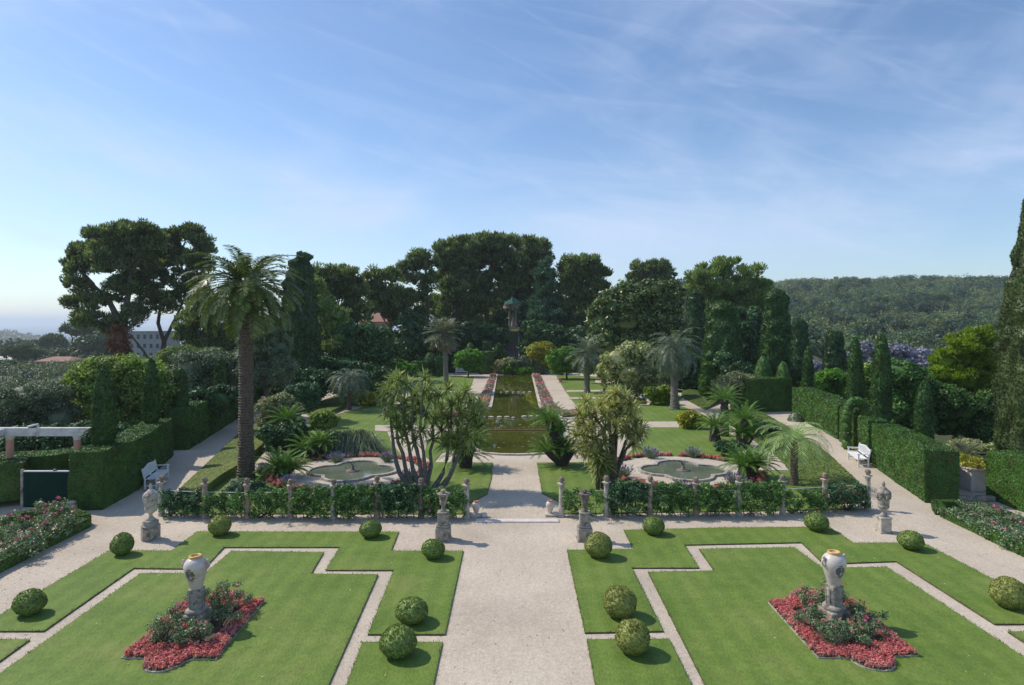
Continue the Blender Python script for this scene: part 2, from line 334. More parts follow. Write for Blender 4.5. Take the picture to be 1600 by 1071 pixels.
def gravel():
    t, b, o = newmat('gravel')
    tc = N(t, 'ShaderNodeTexCoord')
    n1 = N(t, 'ShaderNodeTexNoise', i_Scale=.35, i_Detail=5, i_Roughness=.6); L(t, tc, n1, 3)
    n2 = N(t, 'ShaderNodeTexNoise', i_Scale=9, i_Detail=6, i_Roughness=.8); L(t, tc, n2, 3)
    v = N(t, 'ShaderNodeTexVoronoi', i_Scale=38); L(t, tc, v, 3)
    r1 = ramp(t, [(.3, (.46, .395, .315)), (.5, (.53, .46, .37)), (.7, (.59, .515, .42))]); L(t, n1, r1)
    r2 = ramp(t, [(.3, (.84, .83, .82)), (.7, (1.14, 1.14, 1.14))]); L(t, n2, r2)
    m1 = mix(t, 1., r1.outputs[0], r2.outputs[0], 'MULTIPLY')
    r3 = ramp(t, [(0, (.8, .8, .8)), (.5, (1.0, 1.0, 1.0)), (1, (1.3, 1.28, 1.25))]); L(t, v, r3, 1)
    m2 = mix(t, .8, m1.outputs[2], r3.outputs[0], 'MULTIPLY')
    mp = N(t, 'ShaderNodeMapping'); mp.inputs['Scale'].default_value = (7, .9, 1); mp.inputs['Rotation'].default_value = (0, 0, .25); L(t, tc, mp, 3)
    n7 = N(t, 'ShaderNodeTexNoise', i_Scale=1.2, i_Detail=6, i_Roughness=.7, i_Distortion=.5); L(t, mp, n7); r7 = ramp(t, [(.32, (.94, .935, .93)), (.68, (1.05, 1.05, 1.05))]); L(t, n7, r7)
    n8 = N(t, 'ShaderNodeTexNoise', i_Scale=.13, i_Detail=5, i_Roughness=.6); L(t, tc, n8, 3); r8 = ramp(t, [(.35, (.93, .92, .92)), (.6, (1.05, 1.04, 1.03))]); L(t, n8, r8)
    m3 = mix(t, 1., m2.outputs[2], r7.outputs[0], 'MULTIPLY'); m4 = mix(t, 1., m3.outputs[2], r8.outputs[0], 'MULTIPLY'); L(t, m4, b, 2)
    b.inputs['Roughness'].default_value = .95; b.inputs['Specular IOR Level'].default_value = .2
    n4 = N(t, 'ShaderNodeTexNoise', i_Scale=3.5, i_Detail=7, i_Roughness=.75); L(t, tc, n4, 3)
    bu = N(t, 'ShaderNodeBump', i_Strength=.7, i_Distance=.03); L(t, n4, bu, 0, 2)
    bu2 = N(t, 'ShaderNodeBump', i_Strength=.7, i_Distance=.012); L(t, v, bu2, 0, 2); L(t, bu, bu2, 0, 3); L(t, bu2, b, 0, b.inputs.keys().index('Normal'))
gravel()
def lawnm(name, a, b_, c):
    t, b, o = newmat(name); tc = N(t, 'ShaderNodeTexCoord')
    n1 = N(t, 'ShaderNodeTexNoise', i_Scale=.45, i_Detail=4, i_Roughness=.6); L(t, tc, n1, 3)
    mp = N(t, 'ShaderNodeMapping'); mp.inputs['Scale'].default_value = (1, .3, 1); L(t, tc, mp, 3)
    n2 = N(t, 'ShaderNodeTexNoise', i_Scale=26, i_Detail=6, i_Roughness=.8); L(t, mp, n2)
    n3_ = N(t, 'ShaderNodeTexNoise', i_Scale=2.3, i_Detail=6, i_Roughness=.75); L(t, tc, n3_, 3)
    r1 = ramp(t, [(.3, a), (.5, b_), (.72, c)]); L(t, n1, r1)
    r2 = ramp(t, [(.3, (.55, .57, .55)), (.7, (1.5, 1.45, 1.35))]); L(t, n2, r2)
    r3 = ramp(t, [(.3, (.82, .86, .8)), (.7, (1.22, 1.14, 1.2))]); L(t, n3_, r3)
    m1 = mix(t, 1., r1.outputs[0], r2.outputs[0], 'MULTIPLY'); m2 = mix(t, 1., m1.outputs[2], r3.outputs[0], 'MULTIPLY')
    wv = N(t, 'ShaderNodeTexWave', i_Scale=.55, i_Distortion=1.2, i_Detail=2); L(t, tc, wv, 3); r4 = ramp(t, [(.3, (.94, .95, .94)), (.7, (1.06, 1.05, 1.05))]); L(t, wv, r4)
    n5 = N(t, 'ShaderNodeTexNoise', i_Scale=1.1, i_Detail=7, i_Roughness=.7, i_Distortion=.4); L(t, tc, n5, 3); r5 = ramp(t, [(.56, (0, 0, 0)), (.74, (.55, .55, .55))]); L(t, n5, r5)
    m5 = mix(t, 1., m2.outputs[2], r4.outputs[0], 'MULTIPLY'); m2 = mix(t, r5.outputs[0], m5.outputs[2], (.20, .205, .055))
    L(t, m2, b, 2); b.inputs['Roughness'].default_value = .75; b.inputs['Specular IOR Level'].default_value = .25
    bu = N(t, 'ShaderNodeBump', i_Strength=1, i_Distance=.04); L(t, n2, bu, 0, 2)
    L(t, bu, b, 0, b.inputs.keys().index('Normal'))
lawnm('lawn', (.098, .168, .027), (.128, .202, .036), (.175, .225, .056))
lawnm('bank', (.085, .125, .022), (.115, .155, .030), (.15, .175, .042))
lawnm('wildground', (.05, .065, .02), (.07, .085, .03), (.10, .095, .045))
lawnm('wooded', (.022, .036, .014), (.03, .046, .018), (.042, .058, .024))
leafm('grassblade', [(.06, .13, .02), (.085, .165, .03), (.12, .2, .04)], trans=.25, nsc=1)
def waterm(name, col, rough, wsc, bstr, spec=.5):
    t, b, o = newmat(name); tc = N(t, 'ShaderNodeTexCoord')
    n = N(t, 'ShaderNodeTexNoise', i_Scale=wsc, i_Detail=3); L(t, tc, n, 3)
    r = ramp(t, [(.3, [c * .7 for c in col]), (.7, [c * 1.25 for c in col])]); 
    n2 = N(t, 'ShaderNodeTexNoise', i_Scale=.5, i_Detail=4); L(t, tc, n2, 3); L(t, n2, r); L(t, r, b)
    b.inputs['Roughness'].default_value = rough; b.inputs['Specular IOR Level'].default_value = spec
    bu = N(t, 'ShaderNodeBump', i_Strength=bstr, i_Distance=.02); L(t, n, bu, 0, 2); L(t, bu, b, 0, b.inputs.keys().index('Normal'))
waterm('canalwater', (.075, .082, .012), .03, 3, .06)
waterm('pondwater', (.14, .165, .115), .04, 5, .1)
waterm('seawater', (.02, .06, .11), .35, .05, .3)
# ---------------------------------------------------------------- plant generators
def crd(Y, px=2.6, lo=.05): return max(lo, px * Y / 640.)
ICO = {}
def ico(sub):
    if sub not in ICO:
        bm = bmesh.new(); bmesh.ops.create_icosphere(bm, subdivisions=sub, radius=1)
        ICO[sub] = (np.array([v.co[:] for v in bm.verts]), np.array([[v.index for v in f.verts] for f in bm.faces])); bm.free()
    return ICO[sub]
def lump(mb, c, r, sub=2, amp=.18, mat=0, seed=0):
    V, Fs = ico(sub); V = V * (1 + amp * n3(V, 2.2, seed))[:, None]
    mb.add(V * np.asarray(r) + np.asarray(c), Fs, mat)
def clump_centres(blobs, n, shell=(.5, 1), flat=0):
    w = np.array([(b[1][0] * b[1][1] * b[1][2]) ** (2 / 3) for b in blobs]); idx = rng.choice(len(blobs), n, p=w / w.sum())
    Cn = np.array([b[0] for b in blobs])[idx]; R = np.array([b[1] for b in blobs])[idx]
    d = rdir(n); d[:, 2] = np.abs(d[:, 2]) * np.where(rng.random(n) < .72, 1, -1)
    r = rng.uniform(shell[0], shell[1], n)[:, None]
    return Cn + d * R * r, nrm(d * np.array([1, 1, 1]) / (R / R.mean()))
def leaf_clumps(mb, Cc, rc, k, Ln, Wd, mode='leaf', mat=0, up=.4, squash=.75):
    n = len(Cc); rc = np.broadcast_to(rc, (n,)); 
    d = rdir(n * k); r = rng.random(n * k) ** .4
    pos = np.repeat(Cc, k, 0) + d * (r * np.repeat(rc, k))[:, None] * np.array([1, 1, squash])
    if mode == 'needle':
        D = nrm(d + np.array([0, 0, up + .25]) + rng.normal(size=d.shape) * .45); S = nrm(cross(D, rdir(n * k)))
    else:
        nn = nrm(d + rng.normal(size=d.shape) * .6 + np.array([0, 0, up])); D = nrm(cross(nn, rdir(n * k))); S = cross(nn, D)
    mb.cards(pos, D, S, Ln * rng.uniform(.7, 1.35, n * k), Wd * rng.uniform(.7, 1.3, n * k), mat)
STY = {  # style: clump radius m, card px, aspect, mode, shell, clump overlap, core, k multiplier
    'pine':  dict(rc=.9, px=3.8, asp=.30, mode='needle', shell=(.55, 1.0), dens=.85, core=.55, up=.7, k=1.25),
    'leaf':  dict(rc=.8, px=3.1, asp=.6, mode='leaf', shell=(.78, 1.0), dens=1.15, core=.8, up=.4, k=1.0),
    'fine':  dict(rc=.65, px=2.5, asp=.42, mode='leaf', shell=(.8, 1.0), dens=1.2, core=.8, up=.4, k=1.0),
    'spray': dict(rc=.7, px=2.8, asp=.5, mode='needle', shell=(.6, 1.05), dens=1.0, core=.7, up=.3, k=1.0),
}
def crown(mb, blobs, style, Y, mat=0, kmul=1., rcm=1., maxn=520):
    s = STY[style]; area = sum(4 * pi * ((b[1][0] * b[1][1]) ** 1.6 / 3 + (b[1][0] * b[1][2]) ** 1.6 / 3 + (b[1][1] * b[1][2]) ** 1.6 / 3) ** (1 / 1.6) for b in blobs)
    rc = s['rc'] * rcm; mean = np.mean([min(b[1]) for b in blobs]); rc = min(rc, mean * .5)
    n = int(min(maxn, max(14, area * s['dens'] / (rc * rc * 2.4))))
    Cc, dd = clump_centres(blobs, n, s['shell'])
    Ln = crd(Y, s['px']); Wd = Ln * s['asp']
    k = int(min(170, max(14, s['k'] * kmul * 4.5 * rc * rc * 2.6 / (Ln * Wd))))
    leaf_clumps(mb, Cc, rc * rng.uniform(.55, 1.35, n), k, Ln, Wd, s['mode'], mat, s['up'])
    for i, b in enumerate(blobs):
        lump(mb, b[0], np.array(b[1]) * s['core'] * (.85 if style != 'pine' else .62), 2, .22, mat, i * 1.3)
    if style == 'pine':
        V, Fs = ico(1); 
        for c in Cc[::1]: mb.add(V * rc * .34 * (1 + .2 * n3(V, 2, c[0]))[:, None] * np.array([1, 1, .7]) + c, Fs, mat)
    return Cc
def pblobs(Y, rows, dep=.85):
    out = []
    for i, r in enumerate(rows):
        px, py, rx, ry = r[:4]; dY = r[4] if len(r) > 4 else (((i * 37) % 7) - 3) * rx * Y / 1000 * .12
        c = P(px, py, Y + dY); q = (Y + dY) / 1000
        out.append((c, (rx * q, rx * q * dep, ry * q)))
    return out
def limb(a, b, n=6, bend=.12, sag=0):
    a, b = np.asarray(a, float), np.asarray(b, float); t = np.linspace(0, 1, n)[:, None]; l = np.linalg.norm(b - a)
    off = rng.normal(size=3) * l * bend * .6; off[2] *= .3
    return a + (b - a) * t + off * (np.sin(t * pi)) + rng.normal(size=(n, 3)) * l * .012 * np.sin(t * pi) + np.array([0, 0, sag * l]) * np.sin(t * pi)
def tree(name, label, cat, Y, base, rows, mats=('pine', 'bark'), style='pine', tr=.35, forks=None, group=None, kmul=1., rcm=1., limbs=14, zb=None, dep=.85):
    bl = pblobs(Y, rows, dep); bx = (base - VX) / F * Y
    zb = float(terr(bx, Y)) if zb is None else zb
    root = thing(name, (bx, Y, zb), label, cat, group)
    mb = MB(); Cc = crown(mb, bl, style, Y, 0, kmul, rcm)
    wpart(mb, 'crown', mats[0], root)
    t = MB(); cen = np.array([b[0] for b in bl]); zc = cen[:, 2].min(); top = cen.mean(0)
    if forks:                                   # list of chains of (px,py,radius m)
        for ch in forks:
            pts = np.array([P(a[0], a[1], Y) for a in ch]); 
            if ch is forks[0]: pts[0, 2] = zb - .3
            t.tube(pts, [a[2] for a in ch], 8)
        ends = [P(ch[-1][0], ch[-1][1], Y) for ch in forks]
    else:
        fk = np.array([bx + (top[0] - bx) * .45, Y, zb + (zc - zb) * .75 + .3])
        pts = limb((bx, Y, zb - .3), fk, 6, .05); t.tube(pts, np.linspace(tr, tr * .62, 6), 9)
        ends = [fk]
    for b in bl:
        e = min(ends, key=lambda q: np.linalg.norm(q - b[0])); t.tube(limb(e, b[0], 6, .14), np.linspace(tr * .42, tr * .12, 6), 6)
    for c in Cc[rng.choice(len(Cc), min(limbs, len(Cc)), replace=False)]:
        b = min(bl, key=lambda q: np.linalg.norm(q[0] - c)); t.tube(limb(b[0] - (0, 0, b[1][2] * .3), c, 5, .12), np.linspace(tr * .16, tr * .05, 5), 5)
    wpart(t, 'trunk', mats[1], root)
    return root
def shrub(name, label, cat, Y, rows, mat='broad', style='leaf', group=None, kmul=1., rcm=1., flowers=None, dep=.85, fn=0, fsz=.09):
    bl = pblobs(Y, rows, dep); c = np.mean([b[0] for b in bl], 0); zb = min(b[0][2] - b[1][2] for b in bl)
    loc = (c[0], c[1], max(zb, float(terr(c[0], c[1])) - .2)); mb = MB(); Cc = crown(mb, bl, style, Y, 0, kmul, rcm)
    if flowers:
        root = thing(name, loc, label, cat, group); wpart(mb, 'foliage', mat, root)
        f = MB(); cc, d = clump_centres(bl, fn, (.95, 1.12)); cc = cc[cc[:, 2] > zb + .1]
        
        for c_ in cc: f = MB(); leaf_clumps(f, c_[None], fsz * 1.2, 9, fsz, fsz * .8, 'leaf'); wpart(f, 'bloom', flowers, root)
        return root
    return tag(mb.build(name, mat, None, loc), label, cat, group)
def surf_cards(mb, V, T, dens, Ln, Wd, mat=0, up=0., lift=.3, jit=.5, keep=None):
    V = np.asarray(V, float); T = np.asarray(T)
    if T.shape[1] == 4: T = np.concatenate([T[:, [0, 1, 2]], T[:, [0, 2, 3]]])
    a, b, c = V[T[:, 0]], V[T[:, 1]], V[T[:, 2]]; nn = cross(b - a, c - a); ar = np.linalg.norm(nn, axis=1) / 2
    n = int(ar.sum() * dens); i = rng.choice(len(T), n, p=ar / ar.sum()); nn = nrm(nn)[i]
    u, v = rng.random((2, n)); m = u + v > 1; u[m] = 1 - u[m]; v[m] = 1 - v[m]
    p = a[i] + (b - a)[i] * u[:, None] + (c - a)[i] * v[:, None]
    N_ = nrm(nn + rng.normal(size=p.shape) * jit); D = nrm(cross(N_, rdir(n)) + nn * lift + np.array([0, 0, up])); S = nrm(cross(N_, D))
    mb.cards(p + nn * Ln * .12, D, S, Ln * rng.uniform(.7, 1.4, n), Wd * rng.uniform(.7, 1.3, n), mat)
def revolve_body(prof, n, amp, fr, seed, c):
    """displaced surface of revolution: prof (r,z); returns V,T"""
    a = np.arange(n) / n * 2 * pi; m = len(prof); r = np.array([p[0] for p in prof]); z = np.array([p[1] for p in prof])
    V = np.stack([r[:, None] * np.cos(a), r[:, None] * np.sin(a), np.repeat(z[:, None], n, 1)], -1).reshape(-1, 3)
    d = n3(V, fr, seed) * amp; nv = nrm(V * (1, 1, 0) + 1e-6); V = V + nv * d[:, None] * np.minimum(1, np.repeat(r, n) / max(r.max() * .3, 1e-6))[:, None]
    i = np.arange(m - 1)[:, None] * n; j = np.arange(n)[None]; k = (j + 1) % n
    return V + np.asarray(c), np.stack([i + j, i + k, i + n + k, i + n + j], -1).reshape(-1, 4)
def spire(name, label, px, ytop, ybase, w, Y, mat, group=None, z0=None, blunt=.25, amp=.07, lean=0, dens=1., cat='tree', prof=None):
    """clipped conical cypress"""
    zt = H - (ytop - VY) / F * Y; zb = H - (ybase - VY) / F * Y if z0 is None else z0; x = (px - VX) / F * Y; R = w / 2 * Y / 1000; h = zt - zb
    pr = prof or [(.01, 0), (.62, .0), (.92, .06), (1, .2), (.97, .4), (.86, .6), (.68, .78), (.45 + blunt * .3, .9), (.25 + blunt * .3, .96), (.01, 1)]
    pr2 = []
    for (r0, t0), (r1, t1) in zip(pr, pr[1:]):
        for q in range(3): pr2.append(((r0 + (r1 - r0) * q / 3) * R, (t0 + (t1 - t0) * q / 3) * h))
    pr2.append((pr[-1][0] * R, h))
    root = thing(name, (x, Y, zb), label, cat, group)
    V, T = revolve_body(pr2, 30, R * amp * 1.7, 4.5 / max(R, .3), px, (0, 0, 0)); V = V + nrm(V * (1, 1, 0) + 1e-6) * (n3(V, 11 / max(R, .4), 3) * R * .05)[:, None]
    mb = MB(); mb.add(V, T, 0); Ln = crd(Y, 3.0, .10); surf_cards(mb, V, T, dens * 2.4 / (Ln * Ln * .4), Ln, Ln * .4, up=.8, lift=.7, jit=.7)
    mb.build('crown', mat, root)
    t = MB(); t.tube([(0, 0, -.4), (0, 0, .3), (lean, 0, h * .7)], [R * .22 + .04, R * .18 + .03, .02], 8); t.build('trunk', 'bark', root)
    return root
def ball(label, px, py, rx, ry, mat, seed, px_base=None, squash=1.):
    """clipped box ball resting on the grass; (px,py) centre, radii in pixels"""
    th = (py - VY) / F; cx_ = sqrt(1 + ((px - VX) / F) ** 2); R = rx / cx_ * .97; Rz = sqrt(max(ry ** 2 - (R * th) ** 2, (ry * .6) ** 2))
    Y = F * H / (py - VY + Rz * .88); R *= Y / 1000; Rz *= Y / 1000; x = (px - VX) / F * Y
    V, Fs = ico(4); d = 1 + .055 * n3(V, 2.1, seed) + .04 * n3(V, 6, seed + 3) + .035 * n3(V, 15, seed); V = V * d[:, None]
    V[:, 2] = np.where(V[:, 2] < -.78, -.78 - (V[:, 2] + .78) * .2, V[:, 2]); lowr = np.clip((V[:, 2] + .72) / .5, 0, 1); V[:, :2] *= (.72 + .28 * lowr ** .6)[:, None]
    V = V * np.array([R, R, Rz]); V[:, 2] -= V[:, 2].min() - .01
    mb = MB(); mb.add(V, Fs, 0); Ln = .045; surf_cards(mb, V, Fs, 1500, Ln, Ln * .62, jit=.85, lift=.75)
    o = mb.build('box_ball', mat); o.location = (x, Y, .05); return tag(o, label, 'shrub', 'clipped box balls on the parterre lawns')
def hedge_mesh(foot, ztops, thick, side, z0=0., res=.35, amp=.05, taper=0.):
    """foot: list of xy along the visible face; side=+1 thickens to the left of travel"""
    foot = [np.array(p[:2]) for p in foot]; n = len(foot); zt = np.broadcast_to(np.asarray(ztops, float), (n,))
    pts = []; zs = []
    for i in range(n - 1):
        l = np.linalg.norm(foot[i + 1] - foot[i]); k = max(1, int(l / res))
        for q in range(k): pts.append(foot[i] + (foot[i + 1] - foot[i]) * q / k); zs.append(zt[i] + (zt[i + 1] - zt[i]) * q / k)
    pts.append(foot[-1]); zs.append(zt[-1]); pts = np.array(pts); zs = np.array(zs)
    T = nrm(np.gradient(pts, axis=0)); Nn = np.stack([-T[:, 1], T[:, 0]], 1) * side
    th = np.broadcast_to(thick, (len(pts),))
    nz = 6; nt_ = 4; ring = []
    for q in range(nz + 1): ring.append((pts + Nn * taper * q / nz, z0 + (zs - z0) * q / nz))
    for q in range(1, nt_ + 1): ring.append((pts + Nn * (taper + (th - taper)[:, None] * q / nt_ if taper else (th[:, None] * q / nt_)), zs))
    for q in range(1, nz + 1): ring.append((pts + Nn * th[:, None], zs + (z0 - zs) * q / nz))
    R_ = np.stack([np.concatenate([p, np.broadcast_to(z, (len(p),))[:, None]], 1) for p, z in ring], 1)   # along, ring, 3
    m = R_.shape[1]; V = R_.reshape(-1, 3)
    i = np.arange(len(pts) - 1)[:, None] * m; j = np.arange(m - 1)[None]
    T4 = np.stack([i + j, i + m + j, i + m + j + 1, i + j + 1], -1).reshape(-1, 4)
    if side < 0: T4 = T4[:, ::-1]
    # end caps as grids
    caps = []
    for e, fl in ((0, 1), (len(pts) - 1, 0)):
        a = R_[e, :nz + 1]; b = R_[e, nz + nt_:][::-1]
        k = 4; g = np.stack([a + (b - a) * q / k for q in range(k + 1)], 0)
        base = len(V) + sum(len(c[0]) for c in caps); ii = np.arange(k)[:, None] * (nz + 1); jj = np.arange(nz)[None]
        t = np.stack([ii + jj, ii + nz + 1 + jj, ii + nz + 2 + jj, ii + jj + 1], -1).reshape(-1, 4) + base
        if (fl == 1) == (side > 0): t = t[:, ::-1]
        caps.append((g.reshape(-1, 3), t))
    V = np.concatenate([V] + [c[0] for c in caps]); T4 = np.concatenate([T4] + [c[1] for c in caps])
    off = np.stack([n3(V, .9, 1.), n3(V, .9, 5.), n3(V, .9, 9.) * .7], 1) * amp + np.stack([n3(V, 3., 2.), n3(V, 3., 6.), n3(V, 3., 7.)], 1) * amp * .4
    off[:, 2] *= (V[:, 2] > z0 + .1); return V + off, T4
def hedge(label, foot, ztops, thick, side, Y, mat='hedge', z0=0., name='clipped_hedge', cat='hedge', group=None, amp=.05, dens=1., taper=0., ln=None):
    V, T = hedge_mesh(foot, ztops, thick, side, z0, amp=amp, taper=taper); mb = MB(); mb.add(V, T, 0)
    Ln = ln or crd(Y, 1.9, .07); surf_cards(mb, V, T, dens * 1.5 / (Ln * Ln * .6), Ln, Ln * .6, jit=.55, lift=.35)
    return tag(mb.build(name, mat, None, V.mean(0) * (1, 1, 0) + (0, 0, z0)), label, cat, group)

def frond(mb, o, az, el, Ln, droop, ll, n=34, wd=.035, fold=.5, mat=0, leaflet_droop=.25, tipf=.35, rach=.018, twist=0, base=.12):
    t = np.linspace(0, 1, n); e = el - droop * t ** 1.25; ds = Ln / (n - 1)
    h = np.array([cos(az), sin(az), 0]); T = h[None] * np.cos(e)[:, None] + np.array([0, 0, 1.])[None] * np.sin(e)[:, None]
    p = np.asarray(o) + np.concatenate([[np.zeros(3)], np.cumsum(T[:-1] * ds, 0)]); side = np.array([-sin(az), cos(az), twist]); side /= np.linalg.norm(side)
    up = cross(side[None], T) * -1; up = nrm(cross(T, np.broadcast_to(side, T.shape)))
    mb.tube(p[::3], np.linspace(rach, rach * .25, len(p[::3])), 4, mat)
    k = t > base; tt = t[k]; pk, Tk, uk = p[k], T[k], up[k]
    prof = np.sin(np.clip(tt * .93 + .07, 0, 1) * pi) ** .55 * ll + ll * .12
    for s in (1, -1):
        d = nrm(side * s * .85 + Tk * .6 + uk * fold * .4 + rng.normal(size=Tk.shape) * .09)
        tip = pk + d * prof[:, None] * rng.uniform(.85, 1.1, len(tt))[:, None]; tip[:, 2] -= leaflet_droop * prof
        S = nrm(cross(d, uk) * .5 + Tk)
        mb.leaf(pk, tip, S, wd * rng.uniform(.8, 1.2, len(tt)), mat, tipf)
def palm(label, px, ybase, ycrown, Y=None, nf=50, Lf=3.2, tr=.38, mat='canary', bark='bark_palm', droop=(1.3, 2.2), els=(-.5, 1.45), ll=.5, n=34, wd=.045,
         name='palm_tree', group=None, ld=.25, rings=True, lean=0, flare=1.3, topr=1.0, skirt=0, z0=0., cat='palm', az0=0, bulge=0):
    if Y is None: Y = F * (H - z0) / (ybase - VY)
    x = (px - VX) / F * Y; zc = H - (ycrown - VY) / F * Y
    root = thing(name, (x, Y, z0), label, cat, group); h = zc - z0
    t = MB(); pr = []
    m = int(h / .13)
    for i in range(m + 1):
        q = i / m; r = tr * (1 + (flare - 1) * math.exp(-q * 9)) * (1 + (topr - 1) * q) * (1 + bulge * math.exp(-((q - .93) / .06) ** 2))
        pr += [(r * (1.05 if rings else 1), h * q - .03), (r * (.93 if rings else 1), h * q + .04)]
    V0 = len(t.v); t.lathe(pr, 14, (0, 0, 0), wob=.05, cap=True, smooth=False)
    V = t.v[V0]; V[:, 0] += lean * (V[:, 2] / h) ** 2; V += rng.normal(size=V.shape) * tr * .025
    t.build('trunk', bark, root)
    cr = MB()
    for i in range(nf):
        q = (i + .5) / nf; el = els[1] + (els[0] - els[1]) * q ** .8 + rng.normal() * .08; az = az0 + i * 2.39996 + rng.normal() * .12
        dr = droop[0] + (droop[1] - droop[0]) * (1 - q) * .5 + rng.normal() * .1
        frond(cr, (lean + cos(az) * tr * .4, sin(az) * tr * .4, h + .1 * (1 - q)), az, el, Lf * rng.uniform(.85, 1.08), dr, ll, n, wd, leaflet_droop=ld, rach=.02)
    cr.build('crown', mat, root)
    if skirt:
        s = MB()
        for i in range(skirt):
            az = rng.uniform(0, 2 * pi); el = rng.uniform(-1.45, -.9); frond(s, (cos(az) * tr, sin(az) * tr, h - rng.uniform(0, .5)), az, el, Lf * rng.uniform(.5, .75), .3, ll * .9, max(12, n // 2), wd, leaflet_droop=.3)
        s.build('dry_fronds', 'fanpalm_dry', root)
    return root
def rosette(mb, c, Ln, n, wd, mat=0, up=.25, droop=.35):
    d = rdir(n); d[:, 2] = d[:, 2] * .8 + up; d = nrm(d); S = nrm(cross(d, np.array([0, 0, 1.]) + rng.normal(size=d.shape) * .2)); l = (Ln * rng.uniform(.7, 1.15, n))[:, None]
    a = np.asarray(c) + d * l * .04; m = a + d * l * .55; tip = m + nrm(d - np.array([0, 0, 1.]) * droop * rng.uniform(.5, 1.6, (n, 1))) * l * .45; w = wd / 2
    V = np.stack([a - S * w * .7, a + S * w * .7, m + S * w, m - S * w], 1).reshape(-1, 3); mb.add(V, np.arange(4 * n).reshape(n, 4), mat)
    V = np.stack([m - S * w, m + S * w, tip], 1).reshape(-1, 3); mb.add(V, np.arange(3 * n).reshape(n, 3), mat)
def yucca(name, label, Y, base, stems, heads, mat, Ln=.6, nb=60, wd=.045, group=None, bark='bark', cat='yucca'):
    """stems: (chain of (px,py,r)); heads: (px,py[,scale])"""
    x = (base - VX) / F * Y; root = thing(name, (x, Y, 0), label, cat, group); t = MB(); tips = []
    for ch in stems:
        dY = rng.uniform(-.5, .5); pts = np.array([P(a[0], a[1], Y + dY * i / (len(ch) - 1)) for i, a in enumerate(ch)]); pts[0, 2] = max(min(pts[0, 2], .1), -.1)
        tt = np.linspace(0, 1, 9); s = np.linspace(0, 1, len(ch)); pp = np.stack([np.interp(tt, s, pts[:, k]) for k in range(3)], 1); pp[1:-1] += rng.normal(size=(7, 3)) * .03
        t.tube(pp, np.interp(tt, s, [a[2] for a in ch]), 8); tips += [pp[-1], pp[6], pp[5]]
    cr = MB(); tips = np.array(tips)
    for hd in heads:
        dY = rng.uniform(-.9, .9); c = P(hd[0], hd[1], Y + dY); sc = hd[2] if len(hd) > 2 else 1
        rosette(cr, c, Ln * sc, int(nb * rng.uniform(.8, 1.2)), wd); j = np.argmin(np.linalg.norm(tips - c, axis=1) + (tips[:, 2] > c[2]) * .5)
        t.tube(limb(tips[j], c, 5, .08), np.linspace(.045, .025, 5), 5)
    wpart(t, 'stems', bark, root); wpart(cr, 'crown', mat, root); return root
def cycad(label, px, ybase, ytop, Lf, nf=34, Y=None, mat='cycad', tr=.2, lean=0, els=(-.1, 1.3), group='sago cycads with stout trunks', n=26, heads=None, base=None, ll=.17):
    if Y is None: Y = F * H / (ybase - VY)
    x = (px - VX) / F * Y; h = H - (ytop - VY) / F * Y; root = thing('cycad', (x, Y, 0), label, 'cycad', group)
    t = MB(); cr = MB()
    for (hx, hz, sc) in (heads or [(lean, h, 1.)]):
        pr = [(tr * (1.25 - .3 * q), 0 + hz * q) for q in np.linspace(0, 1, max(4, int(hz / .12)))]; k = len(t.v); t.lathe(pr, 12, wob=.06, smooth=False); V = t.v[k]; V[:, 0] += hx * np.clip(V[:, 2] / hz, 0, 1); V += rng.normal(size=V.shape) * .02
        for i in range(int(nf * sc)):
            q = (i + .5) / (nf * sc); az = i * 2.39996 + rng.normal() * .1; el = els[1] + (els[0] - els[1]) * q
            frond(cr, (hx + cos(az) * tr * .5, sin(az) * tr * .5, hz), az, el, Lf * sc * rng.uniform(.85, 1.05), .75, ll, n, .045, leaflet_droop=.05, fold=1, rach=.012, base=.08)
    t.build('trunk', 'bark_dark', root); cr.build('crown', mat, root); return root
def tuftgrass(name, label, Y, rows, mat='grassy', n=900, Ln=1.1, group=None, cat='grass clump', wd=.03):
    mb = MB(); c0 = []
    for (px, pyb, rx) in rows:
        c = P(px, pyb, Y); c[2] = 0; c0.append(c); R = rx * Y / 1000
        az = rng.uniform(0, 2 * pi, n); el = rng.uniform(.15, 1.5, n); d = np.stack([np.cos(az) * np.cos(el), np.sin(az) * np.cos(el), np.sin(el)], 1)
        l = (Ln * rng.uniform(.6, 1.1, n))[:, None]; a = c + d * (1, 1, 0) * R * .35; m = a + d * l * .6; tip = m + nrm(d * (1, 1, 0) * 1. + d * .1 - np.array([0, 0, .9])) * l * .45
        S = nrm(cross(d, np.array([0, 0, 1.])))
        V = np.stack([a - S * wd / 3, a + S * wd / 3, m + S * wd / 2, m - S * wd / 2], 1).reshape(-1, 3); mb.add(V, np.arange(4 * n).reshape(n, 4))
        V = np.stack([m - S * wd / 2, m + S * wd / 2, tip], 1).reshape(-1, 3); mb.add(V, np.arange(3 * n).reshape(n, 3))
    return tag(mb.build(name, mat, None, np.mean(c0, 0)), label, cat, group)
